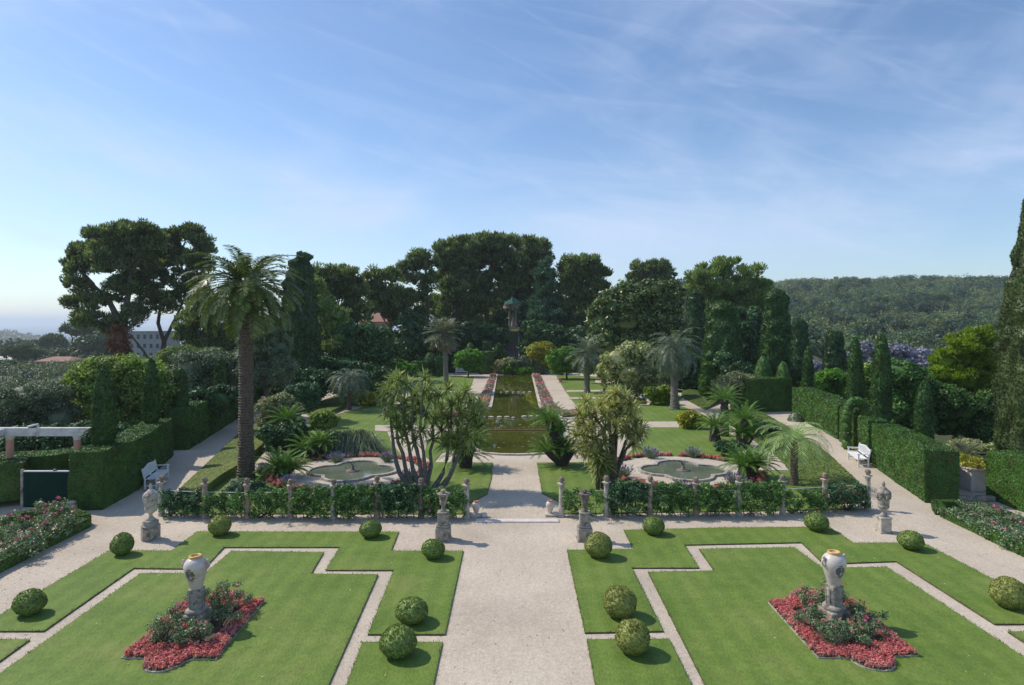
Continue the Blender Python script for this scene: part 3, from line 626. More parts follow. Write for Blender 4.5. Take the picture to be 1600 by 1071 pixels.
# ---------------------------------------------------------------- ground, hills, sea
leafm('farwood_olive', [(.050, .066, .024), (.072, .092, .034), (.10, .118, .046)], trans=.15, nsc=.02, var=.35)
leafm('farwood_dark', [(.009, .020, .012), (.015, .031, .017), (.025, .044, .022)], trans=.1, nsc=.02, var=.35)
def gp(pts, z=0.): return [tuple(G(a, b, z)[:2]) for a, b in pts]
def ground():
    def axis(segs):
        out = []
        for a, b, st in segs: out += list(np.arange(a, b, st))
        return np.array(out + [segs[-1][1]])
    xs = axis([(-9000, -2000, 700), (-2000, -400, 160), (-400, -60, 20), (-60, 80, 4), (80, 400, 10), (400, 2000, 80), (2000, 9000, 700)])
    ys = axis([(-300, -20, 40), (-20, 90, 5), (90, 150, 3), (150, 700, 10), (700, 2000, 80), (2000, 9000, 700)])
    X, Y = np.meshgrid(xs, ys, indexing='ij'); Z = terr(X, Y) - .06; V = np.stack([X, Y, Z], -1).reshape(-1, 3)
    V[:, 2] += .8 * n3(V, .12) * sm(150, 300, V[:, 1]) + .3 * n3(V, .5) * sm(40, 60, np.abs(V[:, 0]))
    n, m = len(xs), len(ys); i = np.arange(n - 1)[:, None] * m; j = np.arange(m - 1)[None]
    mb = MB(); mb.add(V, np.stack([i + j, i + m + j, i + m + j + 1, i + j + 1], -1).reshape(-1, 4), 0, True)
    tag(mb.build('terrain', 'wildground'), kind='structure', label='wooded ground falling away around the garden', cat='ground')
ground()
mb = MB(); mb.add([(-60000, 250, -60), (60000, 250, -60), (60000, 40000, -60), (-60000, 40000, -60)], [(0, 1, 2, 3)])
tag(mb.build('sea', 'seawater'), 'hazy blue sea reaching to the horizon', 'sea', kind='structure')
mb = MB(); mb.prism([(-23, 3), (27, 3), (24, 27), (22.5, 32), (23, 50), (23, 62), (17, 97), (-14, 97), (-23, 62), (-21.5, 34), (-24, 26)], -.03, 0.0)
tag(mb.build('gravel_ground', 'gravel'), 'pale beige raked gravel between the lawns', 'gravel', kind='structure')
def headland():
    mb = MB(); 
    def hm(cx, cy, rx, ry, hz, name, lab, seed):
        a = np.linspace(-1, 1, 40); X, Y = np.meshgrid(a, a, indexing='ij'); r = np.sqrt(X ** 2 + Y ** 2)
        V = np.stack([cx + X * rx, cy + Y * ry, -64 + (hz + 64) * np.clip(1 - r, 0, 1) ** .8], -1).reshape(-1, 3); V[:, 2] += n3(V, .02, seed) * 5 * (V[:, 2] > -62) + n3(V, .08, seed) * 2.5 * (V[:, 2] > -62)
        i = np.arange(39)[:, None] * 40; j = np.arange(39)[None]; T = np.stack([i + j, i + 40 + j, i + 41 + j, i + j + 1], -1).reshape(-1, 4)
        m = MB(); m.add(V, T, 0, True); tag(m.build(name, 'wooded'), lab, 'hill', kind='structure')
        w = MB(); k = rng.integers(0, len(V), 1500); c = V[k] + rng.normal(size=(1500, 3)) * (14, 14, 1); ok = c[:, 2] > -58; c = c[ok]
        leaf_clumps(w, c, 8., 7, 6., 4., 'leaf'); return w
    w = hm(-1340, 1500, 330, 260, 2, 'hill', 'low wooded headland running out into the sea', 1.)
    tag(w.build('headland_woods', 'farwood'), 'hazy scrub covering the headland by the sea', 'woods', kind='stuff')
headland()
def hill_forest():
    mb = MB(); n = 3000; y = 135 + 570 * rng.random(n) ** .85; r = rng.uniform(.06, .88, n); x = r * y
    ok = rng.random(n) < (.35 + .65 * r / .86) * np.clip(y / 380, .3, 1); x, y = x[ok], y[ok]; z = terr(x, y)
    for i in range(len(x)):
        R = rng.uniform(4.0, 7.6) * (.8 + y[i] / 1200); hh = rng.uniform(3.2, 5.6) * 1.2; tone = int(rng.choice([0, 0, 0, 1, 1, 2])); top = np.array([x[i], y[i], z[i] + hh * rng.uniform(.9, 1.5)])
        lump(mb, top - (0, 0, .8), (R * .5, R * .5, hh * .5), 1, .2, 2, x[i])
        k = 7; d = rdir(k); d[:, 2] = np.abs(d[:, 2]) * .9; cc = top + d * (R * .72, R * .72, hh * .55); Ln = max(.75, 1.35 * y[i] / 640)
        leaf_clumps(mb, cc, R * .4, 44, Ln, Ln * .6, 'leaf', tone, up=.3)
    for i in range(30):
        yy = rng.uniform(180, 430); xx = yy * rng.uniform(.4, .8); c = np.array([xx, yy, float(terr(xx, yy)) + 5.5]); cc = c + rng.normal(size=(5, 3)) * (.8, .8, 3.5); leaf_clumps(mb, cc, 1.6, 40, 1.2, .6, 'leaf', 2)
    tag(mb.build('hillside_forest', ['farwood', 'farwood_olive', 'farwood_dark']), 'dense green forest covering the far hillside', 'forest', kind='stuff')
    mb = MB(); n = 900; y = rng.uniform(60, 330, n); x = -y * rng.uniform(.45, .95, n); ok = (x < -36); x, y = x[ok], y[ok]; z = terr(x, y)
    for i in range(len(x)):
        R = rng.uniform(1.6, 3.6) * (.7 + y[i] / 400); c = np.array([x[i], y[i], z[i] + R * .25]); k = 5; cc = c + rdir(k) * (R * .7, R * .7, R * .3); Ln = max(.25, 1.6 * y[i] / 640)
        leaf_clumps(mb, cc, R * .45, 40, Ln, Ln * .6, 'leaf', int(rng.choice([0, 1, 2])), up=.5)
    tag(mb.build('hillside_scrub', ['farwood', 'farwood_olive', 'farwood_dark']), 'green scrub covering the slope down to the houses on the left', 'scrub', kind='stuff')
hill_forest()

# ---------------------------------------------------------------- lawns
def lawn(name, pts, z=.04, mat='lawn', fringe=True, label=None):
    poly = gp(pts, z); mb = MB(); mb.prism(poly, -.02, z, 0, 1)
    o = tag(mb.build(name, [mat, 'soil']), label, 'lawn', kind='structure')
    return poly
fr = MB()
def fringe(poly, z=.04, step=.022, maxY=32):
    n = len(poly); Cc = []
    for i in range(n):
        a = np.array(poly[i]); b = np.array(poly[(i + 1) % n]); l = np.linalg.norm(b - a); k = int(l / step)
        if k < 1: continue
        t = rng.random((k, 1)); p = a + (b - a) * t + rng.normal(size=(k, 2)) * .014; Cc.append(p[(p[:, 1] < maxY) & (p[:, 1] > 10.5)])
    p = np.concatenate(Cc); m = len(p); A = np.concatenate([p, np.full((m, 1), z - .015)], 1); d = rng.normal(size=(m, 3)) * (.5, .5, .1) + (0, 0, 1); d = nrm(d)
    fr.leaf(A, A + d * rng.uniform(.025, .08, (m, 1)), nrm(cross(d, rdir(m))), .014)
LAWNS = {
 'front_left_outer': [(-43, 986), (0, 960.7), (172, 859.5), (268, 860.5), (308.7, 830.4), (623, 831), (611.3, 860.7), (723.8, 860.7), (695.5, 991), (574.6, 991), (615, 891), (508.8, 891), (531, 855), (350.4, 855.2), (318, 889), (208.7, 887.8), (68.3, 986)],
 'a': [(-62, 998), (47, 999), (-149, 1140), (-305, 1140)],
 'b': [(220, 895.6), (321, 895.2), (361.8, 860.7), (506, 863), (486, 896.6), (591, 897.4), (482, 1140), (-124, 1140)],
 'c': [(565.7, 1003), (691.5, 1003), (662, 1140), (516, 1140)],
 'd': [(886, 859.5), (989.8, 857.7), (974.6, 828.3), (1120, 824.5), (1294.9, 823), (1333.3, 848), (1443, 848), (1551.7, 905), (1683, 974.5), (1554, 975), (1400, 877), (1287, 881), (1252, 847.6), (1069.5, 851.4), (1092.2, 887.3), (987.2, 887.3), (1036.6, 986), (913.9, 988.5)],
 'e': [(1092, 857.7), (1240.5, 855), (1284.8, 886.8), (1386, 886), (1773, 1140), (1137, 1140), (1012.5, 893.6), (1115.7, 891.6)],
 'f': [(916.9, 999), (1045.4, 998), (1115, 1140), (943, 1140)],
 'g': [(1574.5, 986.7), (1706, 986.7), (1900, 1100), (1750, 1100)]}
for k, pts in LAWNS.items():
    fringe(lawn('lawn', pts, label='mown lawn of the front parterre'))
IL = [(770, 723), (768, 747), (761, 772), (735, 786), (729, 803), (265, 803), (300, 770), (372, 722), (424, 686), (470, 664), (545, 640), (600, 606), (640, 588), (740, 588), (741, 588), (733, 612), (724, 645), (688, 645), (700, 660), (740, 668), (742, 690), (690, 708), (678, 722)]
IR = [(838.7, 723), (847.5, 771), (872.5, 784), (878, 803), (1330, 796), (1262, 765), (1215, 712), (1160, 676), (1096, 638), (1062, 618), (1000, 598), (925, 588), (868, 586), (882.5, 610), (907, 643), (940, 648), (930, 690), (935, 722)]
for q in (IL, IR): fringe(lawn('lawn', q, .032, label='mown lawn of the inner garden'), .032)
tag(fr.build('lawn_edge_grass', 'grassblade'), 'short grass blades along the cut lawn edges', 'grass', kind='stuff')
SZ = [0]
def sheet(pts, z, name='gravel_path', mat='gravel', label=None):
    SZ[0] += 1; z = z + .002 + .0015 * SZ[0]
    mb = MB(); p = gp(pts, z); mb.prism(p, .03, z); return tag(mb.build(name, mat), label, 'path', kind='structure')
def circ(cx, cy, r, n=56, a0=0, a1=2 * pi): return [(cx + r * cos(a0 + (a1 - a0) * i / n), cy + r * sin(a0 + (a1 - a0) * i / n)) for i in range(n)]
PL, PR = (-8.35, 31.9), (8.3, 32.1)
for cx, cy in (PL, PR):
    mb = MB(); mb.prism(circ(cx, cy, 3.42), .02, .0445); tag(mb.build('gravel_path', 'gravel'), 'round gravel apron of a quatrefoil pond', 'path', kind='structure')
for pts in ([(586, 664.5), (735, 664.5), (735, 673), (700, 674), (668, 690), (662, 712), (676, 724), (650, 742), (632, 730), (628, 712), (611, 690), (605, 674), (586, 673)],
            [(1061, 659), (888, 659), (892, 668), (1061, 668)], [(1012, 667), (1004, 690), (985, 705), (972, 722), (1000, 742), (950, 742), (930, 724), (900, 706), (892, 667)],
            [(395, 735), (399, 725), (424, 690), (470, 668), (517, 641), (550, 633), (640, 600), (655, 598), (645, 606), (555, 640), (528, 647), (480, 672), (440, 692), (412, 733)],
            [(1062, 626), (1066, 622), (1096, 638), (1125, 652), (1180, 690), (1240, 735), (1220, 735), (1160, 690), (1108, 654), (1085, 641), (1062, 634)],
            [(1200, 690), (1230, 705), (1245, 735), (1180, 735), (1160, 705)],
            [(885, 610), (975, 609), (975, 611.5), (885, 612.5)], [(888, 621.2), (940, 620.8), (965, 627), (945, 630), (935, 623), (890, 623.4)],
            [(648, 612), (735, 612), (735, 614), (648, 614)], [(925, 637), (1000, 634), (1000, 637), (960, 640), (940, 650), (925, 646)],
            [(930, 598), (972, 600), (980, 606), (968, 612), (990, 605), (985, 597), (930, 594)], [(640, 606), (655, 600), (645, 618), (610, 640), (595, 650), (600, 636)]):
    sheet(pts, .046, label='narrow gravel path between the inner lawns')
# sloping banks beside the raised walks
def bank(outer, inner, ho, hi, name, label, mat='bank', walls='hedge'):
    n = 24
    def res(a, h):
        p = np.array([G(x, y, h)[:2] for x, y in a]); s = np.concatenate([[0], np.cumsum(np.linalg.norm(np.diff(p, axis=0), axis=1))]); t = np.linspace(0, s[-1], n)
        return np.stack([np.interp(t, s, p[:, 0]), np.interp(t, s, p[:, 1])], 1)
    o, i_ = res(outer, ho), res(inner, hi); V = []; m = 7
    V.append(np.c_[o, np.full(n, -.02)])
    for q in range(m): t = q / (m - 1); V.append(np.c_[o + (i_ - o) * t, np.full(n, ho + (hi - ho) * t)])
    V.append(np.c_[i_, np.full(n, -.02)]); V = np.stack(V, 1).reshape(-1, 3); mm = m + 2
    i = np.arange(n - 1)[:, None] * mm; j = np.arange(mm - 1)[None]; T = np.stack([i + j, i + mm + j, i + mm + j + 1, i + j + 1], -1).reshape(-1, 4)
    e = [list(range(mm)), list(range(len(V) - mm, len(V)))]
    mb = MB(); mb.add(V, T, 0); mb.add(V[:mm], [list(range(mm))]); mb.add(V[-mm:], [list(range(mm))])
    Ln = .085; surf_cards(mb, V, T, 170, Ln, Ln * .5, 1, jit=.35, lift=.5)
    return tag(mb.build(name, [mat, walls]), label, 'hedge')
bank([(282, 762), (325, 722), (370, 680), (397, 661)], [(316, 764), (345, 742), (372, 726), (424, 682)], .1, .42, 'low_hedge', 'long low hedge with a slanted clipped top beside the left walk')
bank([(470, 640), (500, 627), (545, 611), (600, 594)], [(497, 652), (517, 642), (549, 628), (605, 606)], .1, .40, 'low_hedge', 'low slanted hedge in tree shade behind the blue palm')
bank([(1345, 756), (1295, 709), (1240, 672), (1200, 649), (1160, 632)], [(1262, 768), (1215, 716), (1175, 688), (1150, 670), (1120, 650)], .42, .05, 'grass_bank', 'grassy slope running down from the right walk')
bank([(1125, 622), (1100, 612), (1067, 606)], [(1103, 640), (1085, 632), (1064, 620)], .42, .06, 'grass_bank', 'small grassy slope behind the tall palm on the right')
for o in bpy.data.objects:
    if o.name.startswith('grass_bank'): o['category'] = 'bank'; o['kind'] = 'structure'

# ---------------------------------------------------------------- canal and ponds
def kerb(mb, pts, w, z0, z1, closed=False, mat=0):
    p = np.array(pts, float); n = len(p)
    T = nrm(np.roll(p, -1, 0) - np.roll(p, 1, 0)) if closed else nrm(np.gradient(p, axis=0)); Nn = np.stack([-T[:, 1], T[:, 0]], 1)
    a = p + Nn * w / 2; b = p - Nn * w / 2; V = np.stack([np.c_[a, np.full(n, z0)], np.c_[a, np.full(n, z1)], np.c_[b, np.full(n, z1)], np.c_[b, np.full(n, z0)]], 1).reshape(-1, 3)
    k = n if closed else n - 1; i = np.arange(k)[:, None] * 4; i2 = ((np.arange(k)[:, None] + 1) % n) * 4; j = np.arange(3)[None]
    mb.add(V, np.stack([i + j, i + j + 1, i2 + j + 1, i2 + j], -1).reshape(-1, 4), mat)
    if not closed: mb.add(V[:4], [(0, 1, 2, 3)], mat); mb.add(V[-4:], [(3, 2, 1, 0)], mat)
farL, farR = [(777, 586.5), (768, 637)], [(831, 586.5), (843, 637)]
canal_far = [(777, 586.5), (831, 586.5), (843, 637), (862, 640), (870, 651), (748, 651), (757, 640), (768, 637)]
mb = MB(); mb.prism(gp(canal_far, .02), -.1, .02); tag(mb.build('canal_water', 'canalwater'), 'long murky green canal with still water', 'water', kind='structure')
basin = [(742, 651), (875, 651), (884, 668), (886, 690), (876, 704), (860, 708.5), (835, 710.5), (808, 711.3), (780, 710.8), (757, 709), (738, 700), (730, 685), (733, 665)]
mb = MB(); mb.prism(gp(basin, .016), -.1, .016); tag(mb.build('basin_water', 'canalwater'), 'wide olive green basin at the near end of the canal', 'water', kind='structure')
ck = thing('canal_edging', (0, 60, 0), 'pale stone kerb edging the canal and its basin', 'stone edging')
for side, pts in (('kerb', [(776, 586), (766.5, 637), (755, 640), (746, 650)]), ('kerb', [(832, 586), (844.5, 637), (864, 640), (872, 651)]), ('kerb', [(776, 585.5), (832, 585.5)]),
                  ('kerb', [(875, 651), (885, 668), (887, 690), (877, 704), (861, 709), (835, 711), (808, 712), (780, 711.4), (756, 709.5), (737, 700), (729, 685), (732, 665), (742, 651)])):
    m = MB(); kerb(m, gp(pts), .26 if len(pts) < 8 else .2, -.05, .1); wpart(m, side, 'kerbstone', ck)
# stepping stones across the sills
st_l = []
for px, py, w in [(677.5 + 0, 0, 0)][:0] + [(783, 613, 4), (792, 612.5, 5.5), (802, 613, 4.5), (811, 613, 5), (819, 613.3, 5), (828, 612.5, 6), (838, 612.5, 4)]: st_l.append((px, py, w, 'across the far sill'))
for px, py, w in [(756, 651.5, 6), (767.5, 651.5, 9), (780.5, 651.5, 9), (792, 651.3, 9), (802, 652.5, 6), (819, 650.5, 9), (830, 650.3, 8), (840, 650.3, 7)]: st_l.append((px, py, w, 'across the near sill'))
ordn = ['first', 'second', 'third', 'fourth', 'fifth', 'sixth', 'seventh', 'eighth', 'ninth', 'tenth']
kk = {}
for px, py, w, lab in st_l:
    kk[lab] = kk.get(lab, -1) + 1; c = G(px, py, .08); q = c[1] / 1000; m = MB(); lump(m, (0, 0, 0), (w * q * .5, w * q * .33, .075), 3, .12, 0, px)
    o = m.build('stepping_stone', 'kerbstone'); o.location = (c[0], c[1], .06); tag(o, f'{ordn[kk[lab]]} pale stepping stone from the left {lab} of the canal', 'stone', 'stepping stones across the canal')
# row of low fountain jets submerged spout rail in the basin
m = MB(); a, b = G(762, 672, .06), G(868, 672, .06); m.tube([a, (a + b) / 2, b], .035, 6); 
for t in np.linspace(0, 1, 26): c = a + (b - a) * t; m.tube([c, c + (0, 0, .12)], .018, 5)
tag(m.build('spout_rail', 'terracotta', None, (a + b) / 2), 'thin rusty rail of water spouts lying across the basin', 'pipe')
for i, (px, h) in enumerate([(798, 1.2), (803, 1.5), (808, 1.1)][:0]): pass
leafm('lilypad', [(.14, .17, .06), (.22, .25, .1)], trans=0)
m = MB()
for i in range(46):
    c = G(rng.uniform(745, 872), rng.uniform(655, 708), .02); r = rng.uniform(.05, .11); m.add([(c[0] + r * cos(q), c[1] + r * sin(q), .024) for q in np.arange(7) / 7 * 2 * pi], [list(range(7))])
tag(m.build('floating_leaves', 'lilypad'), 'small pale leaves floating on the basin', 'floating leaves', kind='stuff')
def quatre(s=1., w=0.):
    out = []
    d, r = 1.08 * s, 1.02 * s + w
    for q in range(4):
        th = q * pi / 2
        for a in np.linspace(-1.18, 1.18, 18): out.append((d * cos(th) + r * cos(th + a), d * sin(th) + r * sin(th + a)))
        e = th + pi / 4; k = (1.50 * s + w * 1.3); 
        out.append((k * cos(e) * 1 + .0, k * sin(e)) if 0 else (cos(e) * k, sin(e) * k))
    return out
def pond(cx, cy, label):
    root = thing('quatrefoil_pond', (cx, cy, 0), label, 'pond', 'quatrefoil ponds')
    a = np.array(quatre()); b = np.array(quatre(1., .17)); n = len(a)
    c = np.array(quatre(1., .02))
    m = MB()
    V = np.concatenate([np.c_[b, np.full(n, .03)], np.c_[b, np.full(n, .15)], np.c_[a, np.full(n, .15)], np.c_[a, np.full(n, .01)]])
    i = np.arange(n); j = (i + 1) % n; m.add(V, np.concatenate([np.stack([i + k * n, j + k * n, j + (k + 1) * n, i + (k + 1) * n], 1) for k in range(3)]))
    m.build('rim', 'poolstone', root)
    m = MB(); m.prism(np.array(quatre(1., -.005)).tolist(), .03, .078); m.build('water', 'pondwater', root)
    m = MB(); m.lathe([(.34, .05), (.34, .10), (.30, .13), (.1, .14), (.08, .3), (.05, .32)], 14); 
    m.build('fountain_base', 'darkstone', root)
    m = MB(); 
    for i in range(9):
        az = rng.uniform(0, 6.28); m.tube([(0, 0, .3), (cos(az) * .1, sin(az) * .1, .5), (cos(az) * .25, sin(az) * .25, .55)], .012, 4)
    m.build('fountain_spray', 'black_metal', root)
pond(PL[0] + .15, PL[1], 'quatrefoil pond in the left gravel circle'); pond(PR[0], PR[1] - .1, 'quatrefoil pond in the right gravel circle')
m = MB(); kerb(m, gp([(990, 633), (1012, 633), (1016, 628), (1004, 617), (985, 615), (960, 618)], .1), .3, 0, .14); tag(m.build('rill_edging', 'kerbstone', None, G(995, 625)), 'pale stone edge of the small rill under the flowering tree', 'stone edging')
mb = MB(); mb.prism(gp([(965, 632), (1010, 632), (1014, 628), (1003, 618), (975, 617)], .05), .02, .05); tag(mb.build('rill_water', 'canalwater'), 'small dark rill under the flowering tree', 'water', kind='structure')
# threshold step
m = MB(); a = G(744, 813, .05); b = G(873, 813, .05); m.box(a[0], b[0], a[1] - .16, a[1] + .2, -.02, .05, .012); tag(m.build('threshold_step', 'pinkstep', None, (0, a[1], 0)), 'pale pink stone step between the two gate columns', 'step')

# ---------------------------------------------------------------- flower beds
def inpoly(p, poly):
    poly = np.array(poly)[:, :2]; x, y = p[:, 0], p[:, 1]; r = np.zeros(len(p), bool); n = len(poly)
    for i in range(n):
        x1, y1 = poly[i - 1]; x2, y2 = poly[i]; c = ((y1 > y) != (y2 > y)); r ^= c & (x < (x2 - x1) * (y - y1) / (y2 - y1 + 1e-12) + x1)
    return r
def blooms(mb, pts, z, sz, k=16, r=.1, mats=(0, 1), green=.4, hh=.12):
    pts = np.asarray(pts); C3 = np.c_[pts, np.full(len(pts), z)] + np.c_[np.zeros((len(pts), 2)), rng.uniform(0, hh, len(pts))]
    leaf_clumps(mb, C3, r, k, sz, sz * .8, 'leaf', mats[0], up=.8)
    leaf_clumps(mb, C3 - (0, 0, r * .7), r * 1.05, int(k * green * 1.6), sz * 1.3, sz * .8, 'leaf', mats[1], up=.3)
def begonia_arc(cx, cy, a0, a1, mat, label, r0=3.45, r1=3.9):
    n = int(abs(a1 - a0) * 3.7 * .45 * 42); a = rng.uniform(a0, a1, n); r = rng.uniform(r0, r1, n); mb = MB()
    pts = np.stack([cx + r * np.cos(a), cy + r * np.sin(a)], 1); blooms(mb, pts, .1, .085, 22, .11)
    aa = np.linspace(a0, a1, 16); ii = [(cx + (r0 - .05) * cos(t), cy + (r0 - .05) * sin(t)) for t in aa] + [(cx + (r1 + .05) * cos(t), cy + (r1 + .05) * sin(t)) for t in aa[::-1]]
    mb.prism(ii, .02, .072, 2); m = (a0 + a1) / 2
    return tag(mb.build('begonia_border', [mat, 'rose_leaf', 'soil'], None, (cx + 3.7 * cos(m), cy + 3.7 * sin(m), 0)), label, 'flower border', 'begonia borders round the ponds')
R_ = radians
for (cx, cy), side, segs in ((PL, 'left', [(100, 135, 'pink', 'back left'), (55, 96, 'pink', 'back'), (22, 50, 'deep_pink', 'back right'), (145, 170, 'pink', 'far left'), (188, 232, 'deep_pink', 'front left'), (238, 262, 'pink', 'front'), (280, 306, 'pink', 'front right'), (-42, -12, 'pink', 'right'), (-5, 18, 'pink', 'path side of')]),
                             (PR, 'right', [(128, 152, 'deep_pink', 'back left'), (84, 122, 'pink', 'back'), (38, 78, 'deep_pink', 'back right'), (160, 178, 'pink', 'path side of'), (184, 212, 'deep_pink', 'left'), (218, 238, 'pink', 'front left'), (240, 268, 'purple', 'front'), (275, 306, 'pink', 'front right'), (318, 350, 'deep_pink', 'far right')])):
    for a0, a1, mt, w in segs:
        lab = {'purple': 'purple', 'red': 'red', 'pink': 'pink', 'deep_pink': 'deep pink'}[mt]
        begonia_arc(cx, cy, R_(a0), R_(a1), mt, f'{lab} flower border curving along the {w} of the {side} pond circle'.replace('of of', 'of').replace('path side of of', 'path side of'))
def lavender(px, py, s, lab, Y=None):
    c = G(px, py) if Y is None else P(px, py, Y); c[2] = 0; root = thing('lavender_clump', c, lab, 'lavender', 'lavender clumps round the ponds'); m = MB(); n = 260
    d = rdir(n); d[:, 2] = abs(d[:, 2]) + .7; d = nrm(d); l = s * rng.uniform(.6, 1, (n, 1)); b = np.zeros((n, 3)) + rng.normal(size=(n, 3)) * (s * .14, s * .14, 0) + (0, 0, .03)
    m.leaf(b, b + d * l, nrm(cross(d, rdir(n))), .035, 0, .5); m.build('leaves', 'lavender_leaf', root)
    m = MB(); t = b + d * l; k = rng.random(n) < .5; m.leaf(t[k] - d[k] * .02, t[k] + d[k] * .13, nrm(cross(d[k], rdir(k.sum()))), .05); m.build('flowers', 'lavender', root)
for px, py, s, lab in [(412, 744, .55, 'blue lavender clump at the far left of the left pond circle'), (452, 762, .5, 'violet lavender beside the twin cycad trunks'), (527, 724, .55, 'lavender clump on the back rim of the left pond circle, nearer the grasses'),
                       (604, 723, .55, 'lavender clump on the back rim of the left pond circle, nearer the yucca'), (536, 776, .6, 'lavender clump on the front rim of the left pond circle'), (640, 752, .5, 'lavender clump beside the yucca stems'),
                       (1016, 717, .6, 'lavender clump on the back rim of the right pond circle, nearer the path'), (1083, 716, .55, 'lavender clump on the back rim of the right pond circle, nearer the cycads'), (973, 748, .65, 'lavender clump beside the cordyline trunk'),
                       (1064, 775, .65, 'lavender clump on the front rim of the right pond circle'), (1147, 760, .6, 'deep blue lavender beside the cycad on the right')]:
    lavender(px, py, s, lab)
def canal_border(pts0, pts1, label, loc):
    a = np.array(gp(pts0)); b = np.array(gp(pts1)); mb = MB(); n = 900; t = rng.random(n); s = rng.random((n, 1)); 
    tt = np.linspace(0, 1, len(a)); pa = np.stack([np.interp(t, tt, a[:, k]) for k in (0, 1)], 1); pb = np.stack([np.interp(t, tt, b[:, k]) for k in (0, 1)], 1); p = pa + (pb - pa) * s
    ph = np.sin(t * 34 + 1) + .6 * np.sin(t * 61) + rng.normal(size=n) * .9; 
    for lo, hi, m1 in ((.45, 9, 0), (-.35, .45, 1), (-9, -.35, 2)):
        q = p[(ph > lo) & (ph <= hi)]
        if len(q): blooms(mb, q, .14, .15, 9, .2, (m1, 3))
    mb.prism([tuple(x) for x in a] + [tuple(x) for x in b[::-1]], .02, .07, 4)
    return tag(mb.build('canal_flower_border', ['pink', 'purple', 'grassy', 'rose_leaf', 'soil'], None, loc), label, 'flower border', 'flower borders along the canal')
canal_border([(767, 587), (757, 612), (746, 637), (738, 646)], [(775, 587), (768, 612), (761, 637), (750, 646)], 'pink and purple flower strip along the left edge of the canal', G(762, 612))
canal_border([(833, 587), (842, 612), (850, 637), (862, 650)], [(843, 587), (853, 612), (867, 637), (878, 648)], 'pink and purple flower strip along the right edge of the canal', G(850, 612))
canal_border([(876, 648), (890, 647), (905, 646)], [(879, 652), (893, 651), (908, 650)], 'short pink flower strip at the right corner of the canal', G(890, 649))
canal_border([(685, 649), (710, 648), (738, 647)], [(685, 653), (710, 652), (738, 651)], 'short pink flower strip at the left corner of the canal', G(710, 650))

def rose_bush(c, s, h, lab, nfl=8, fl='rose_pink', mat='rose_leaf', grp='rose bushes in the long side beds', ln=.07, kf=5):
    root = thing('rose_bush', c, lab, 'rose bush', grp); m = MB(); n = int(11 * s / .4); cc = rng.normal(size=(n, 3)) * (s * .42, s * .42, h * .2) + (0, 0, h * .58); cc[:, 2] = np.clip(cc[:, 2], .12, h)
    leaf_clumps(m, cc, s * .36, int(70 * (.07 / ln) ** 1.2), ln, ln * .62, 'leaf'); 
    for i in range(7): m.tube(limb((rng.normal() * .04, rng.normal() * .04, 0), cc[i % n], 4, .1), [.014, .012, .01, .006], 4, 1)
    m.build('foliage', [mat, 'bark'], root)
    if nfl:
        d = rdir(nfl); d[:, 2] = abs(d[:, 2]) * .8 + .3
        for q_ in nrm(d) * (s * .6, s * .6, h * .42) + (0, 0, h * .62): f = MB(); leaf_clumps(f, q_[None], .04 + ln * .2, kf + 5, ln * .95, ln * .8, 'leaf'); f.build('bloom', fl, root)
# two parterre beds
def parterre_bed(c4, label, side, n):
    """c4: near-left, near-right, far-right, far-left ground points"""
    a, b, c, d = [np.array(q[:2]) for q in c4]
    def endbump(p, q, out):
        m = (p + q) / 2; u = (q - p); l = np.linalg.norm(u); u = u / l; o = np.array([-u[1], u[0]]) * out; r = l * .2; pts = [p, m - u * r * 1.35 ]
        for t in np.linspace(0, pi, 9): pts.append(m + o * (.1 + r * 1.05 * sin(t)) - u * r * cos(t) * 1.0)
        return pts + [m + u * r * 1.35, q]
    poly = [tuple(x) for x in endbump(a, b, -1)] + [tuple(x) for x in endbump(c, d, -1)]
    cen = (a + b + c + d) / 4; root = thing('parterre_flower_bed', (cen[0], cen[1], .05), label, 'flower bed', 'flower beds on the parterre lawns')
    m = MB(); m.prism(poly, .0, .062); wpart(m, 'soil', 'soil', root)
    m = MB(); kerb(m, poly, .032, .0, .068, True); wpart(m, 'edging', 'poolstone', root)
    pts = np.stack([rng.uniform(min(p[0] for p in poly), max(p[0] for p in poly), 5200), rng.uniform(min(p[1] for p in poly), max(p[1] for p in poly), 5200)], 1)
    inner = [tuple(cen + (np.array(p) - cen) * s_) for p, s_ in ((a, .66), (b, .66), (c, .68), (d, .68))]
    sh = [tuple(cen + (np.array(p) - cen) * .985) for p in poly]
    pts = pts[inpoly(pts, sh) & ~inpoly(pts, inner)]; m = MB(); pts = pts[:1500]
    cl = n3(np.c_[pts, np.zeros(len(pts))], 1.8, 3.) > .15
    blooms(m, pts[cl], .10, .038, 17, .065, (0, 1), .35, .06); blooms(m, pts[~cl], .10, .038, 17, .065, (2, 1), .35, .06)
    wpart(m, 'begonias', ['pink', 'rose_leaf', 'deep_pink'], root)
    return cen, inner
cenL, inL = parterre_bed([G(190, 1029, .05), G(337, 1031, .05), G(412, 940, .05), G(291, 940, .05)], 'flower bed under the left vase with red begonias and roses', 'left', 5)
cenR, inR = parterre_bed([G(1279, 1029, .05), G(1434, 1025, .05), G(1331, 940, .05), G(1200, 941, .05)], 'flower bed under the right vase with red begonias and roses', 'right', 6)
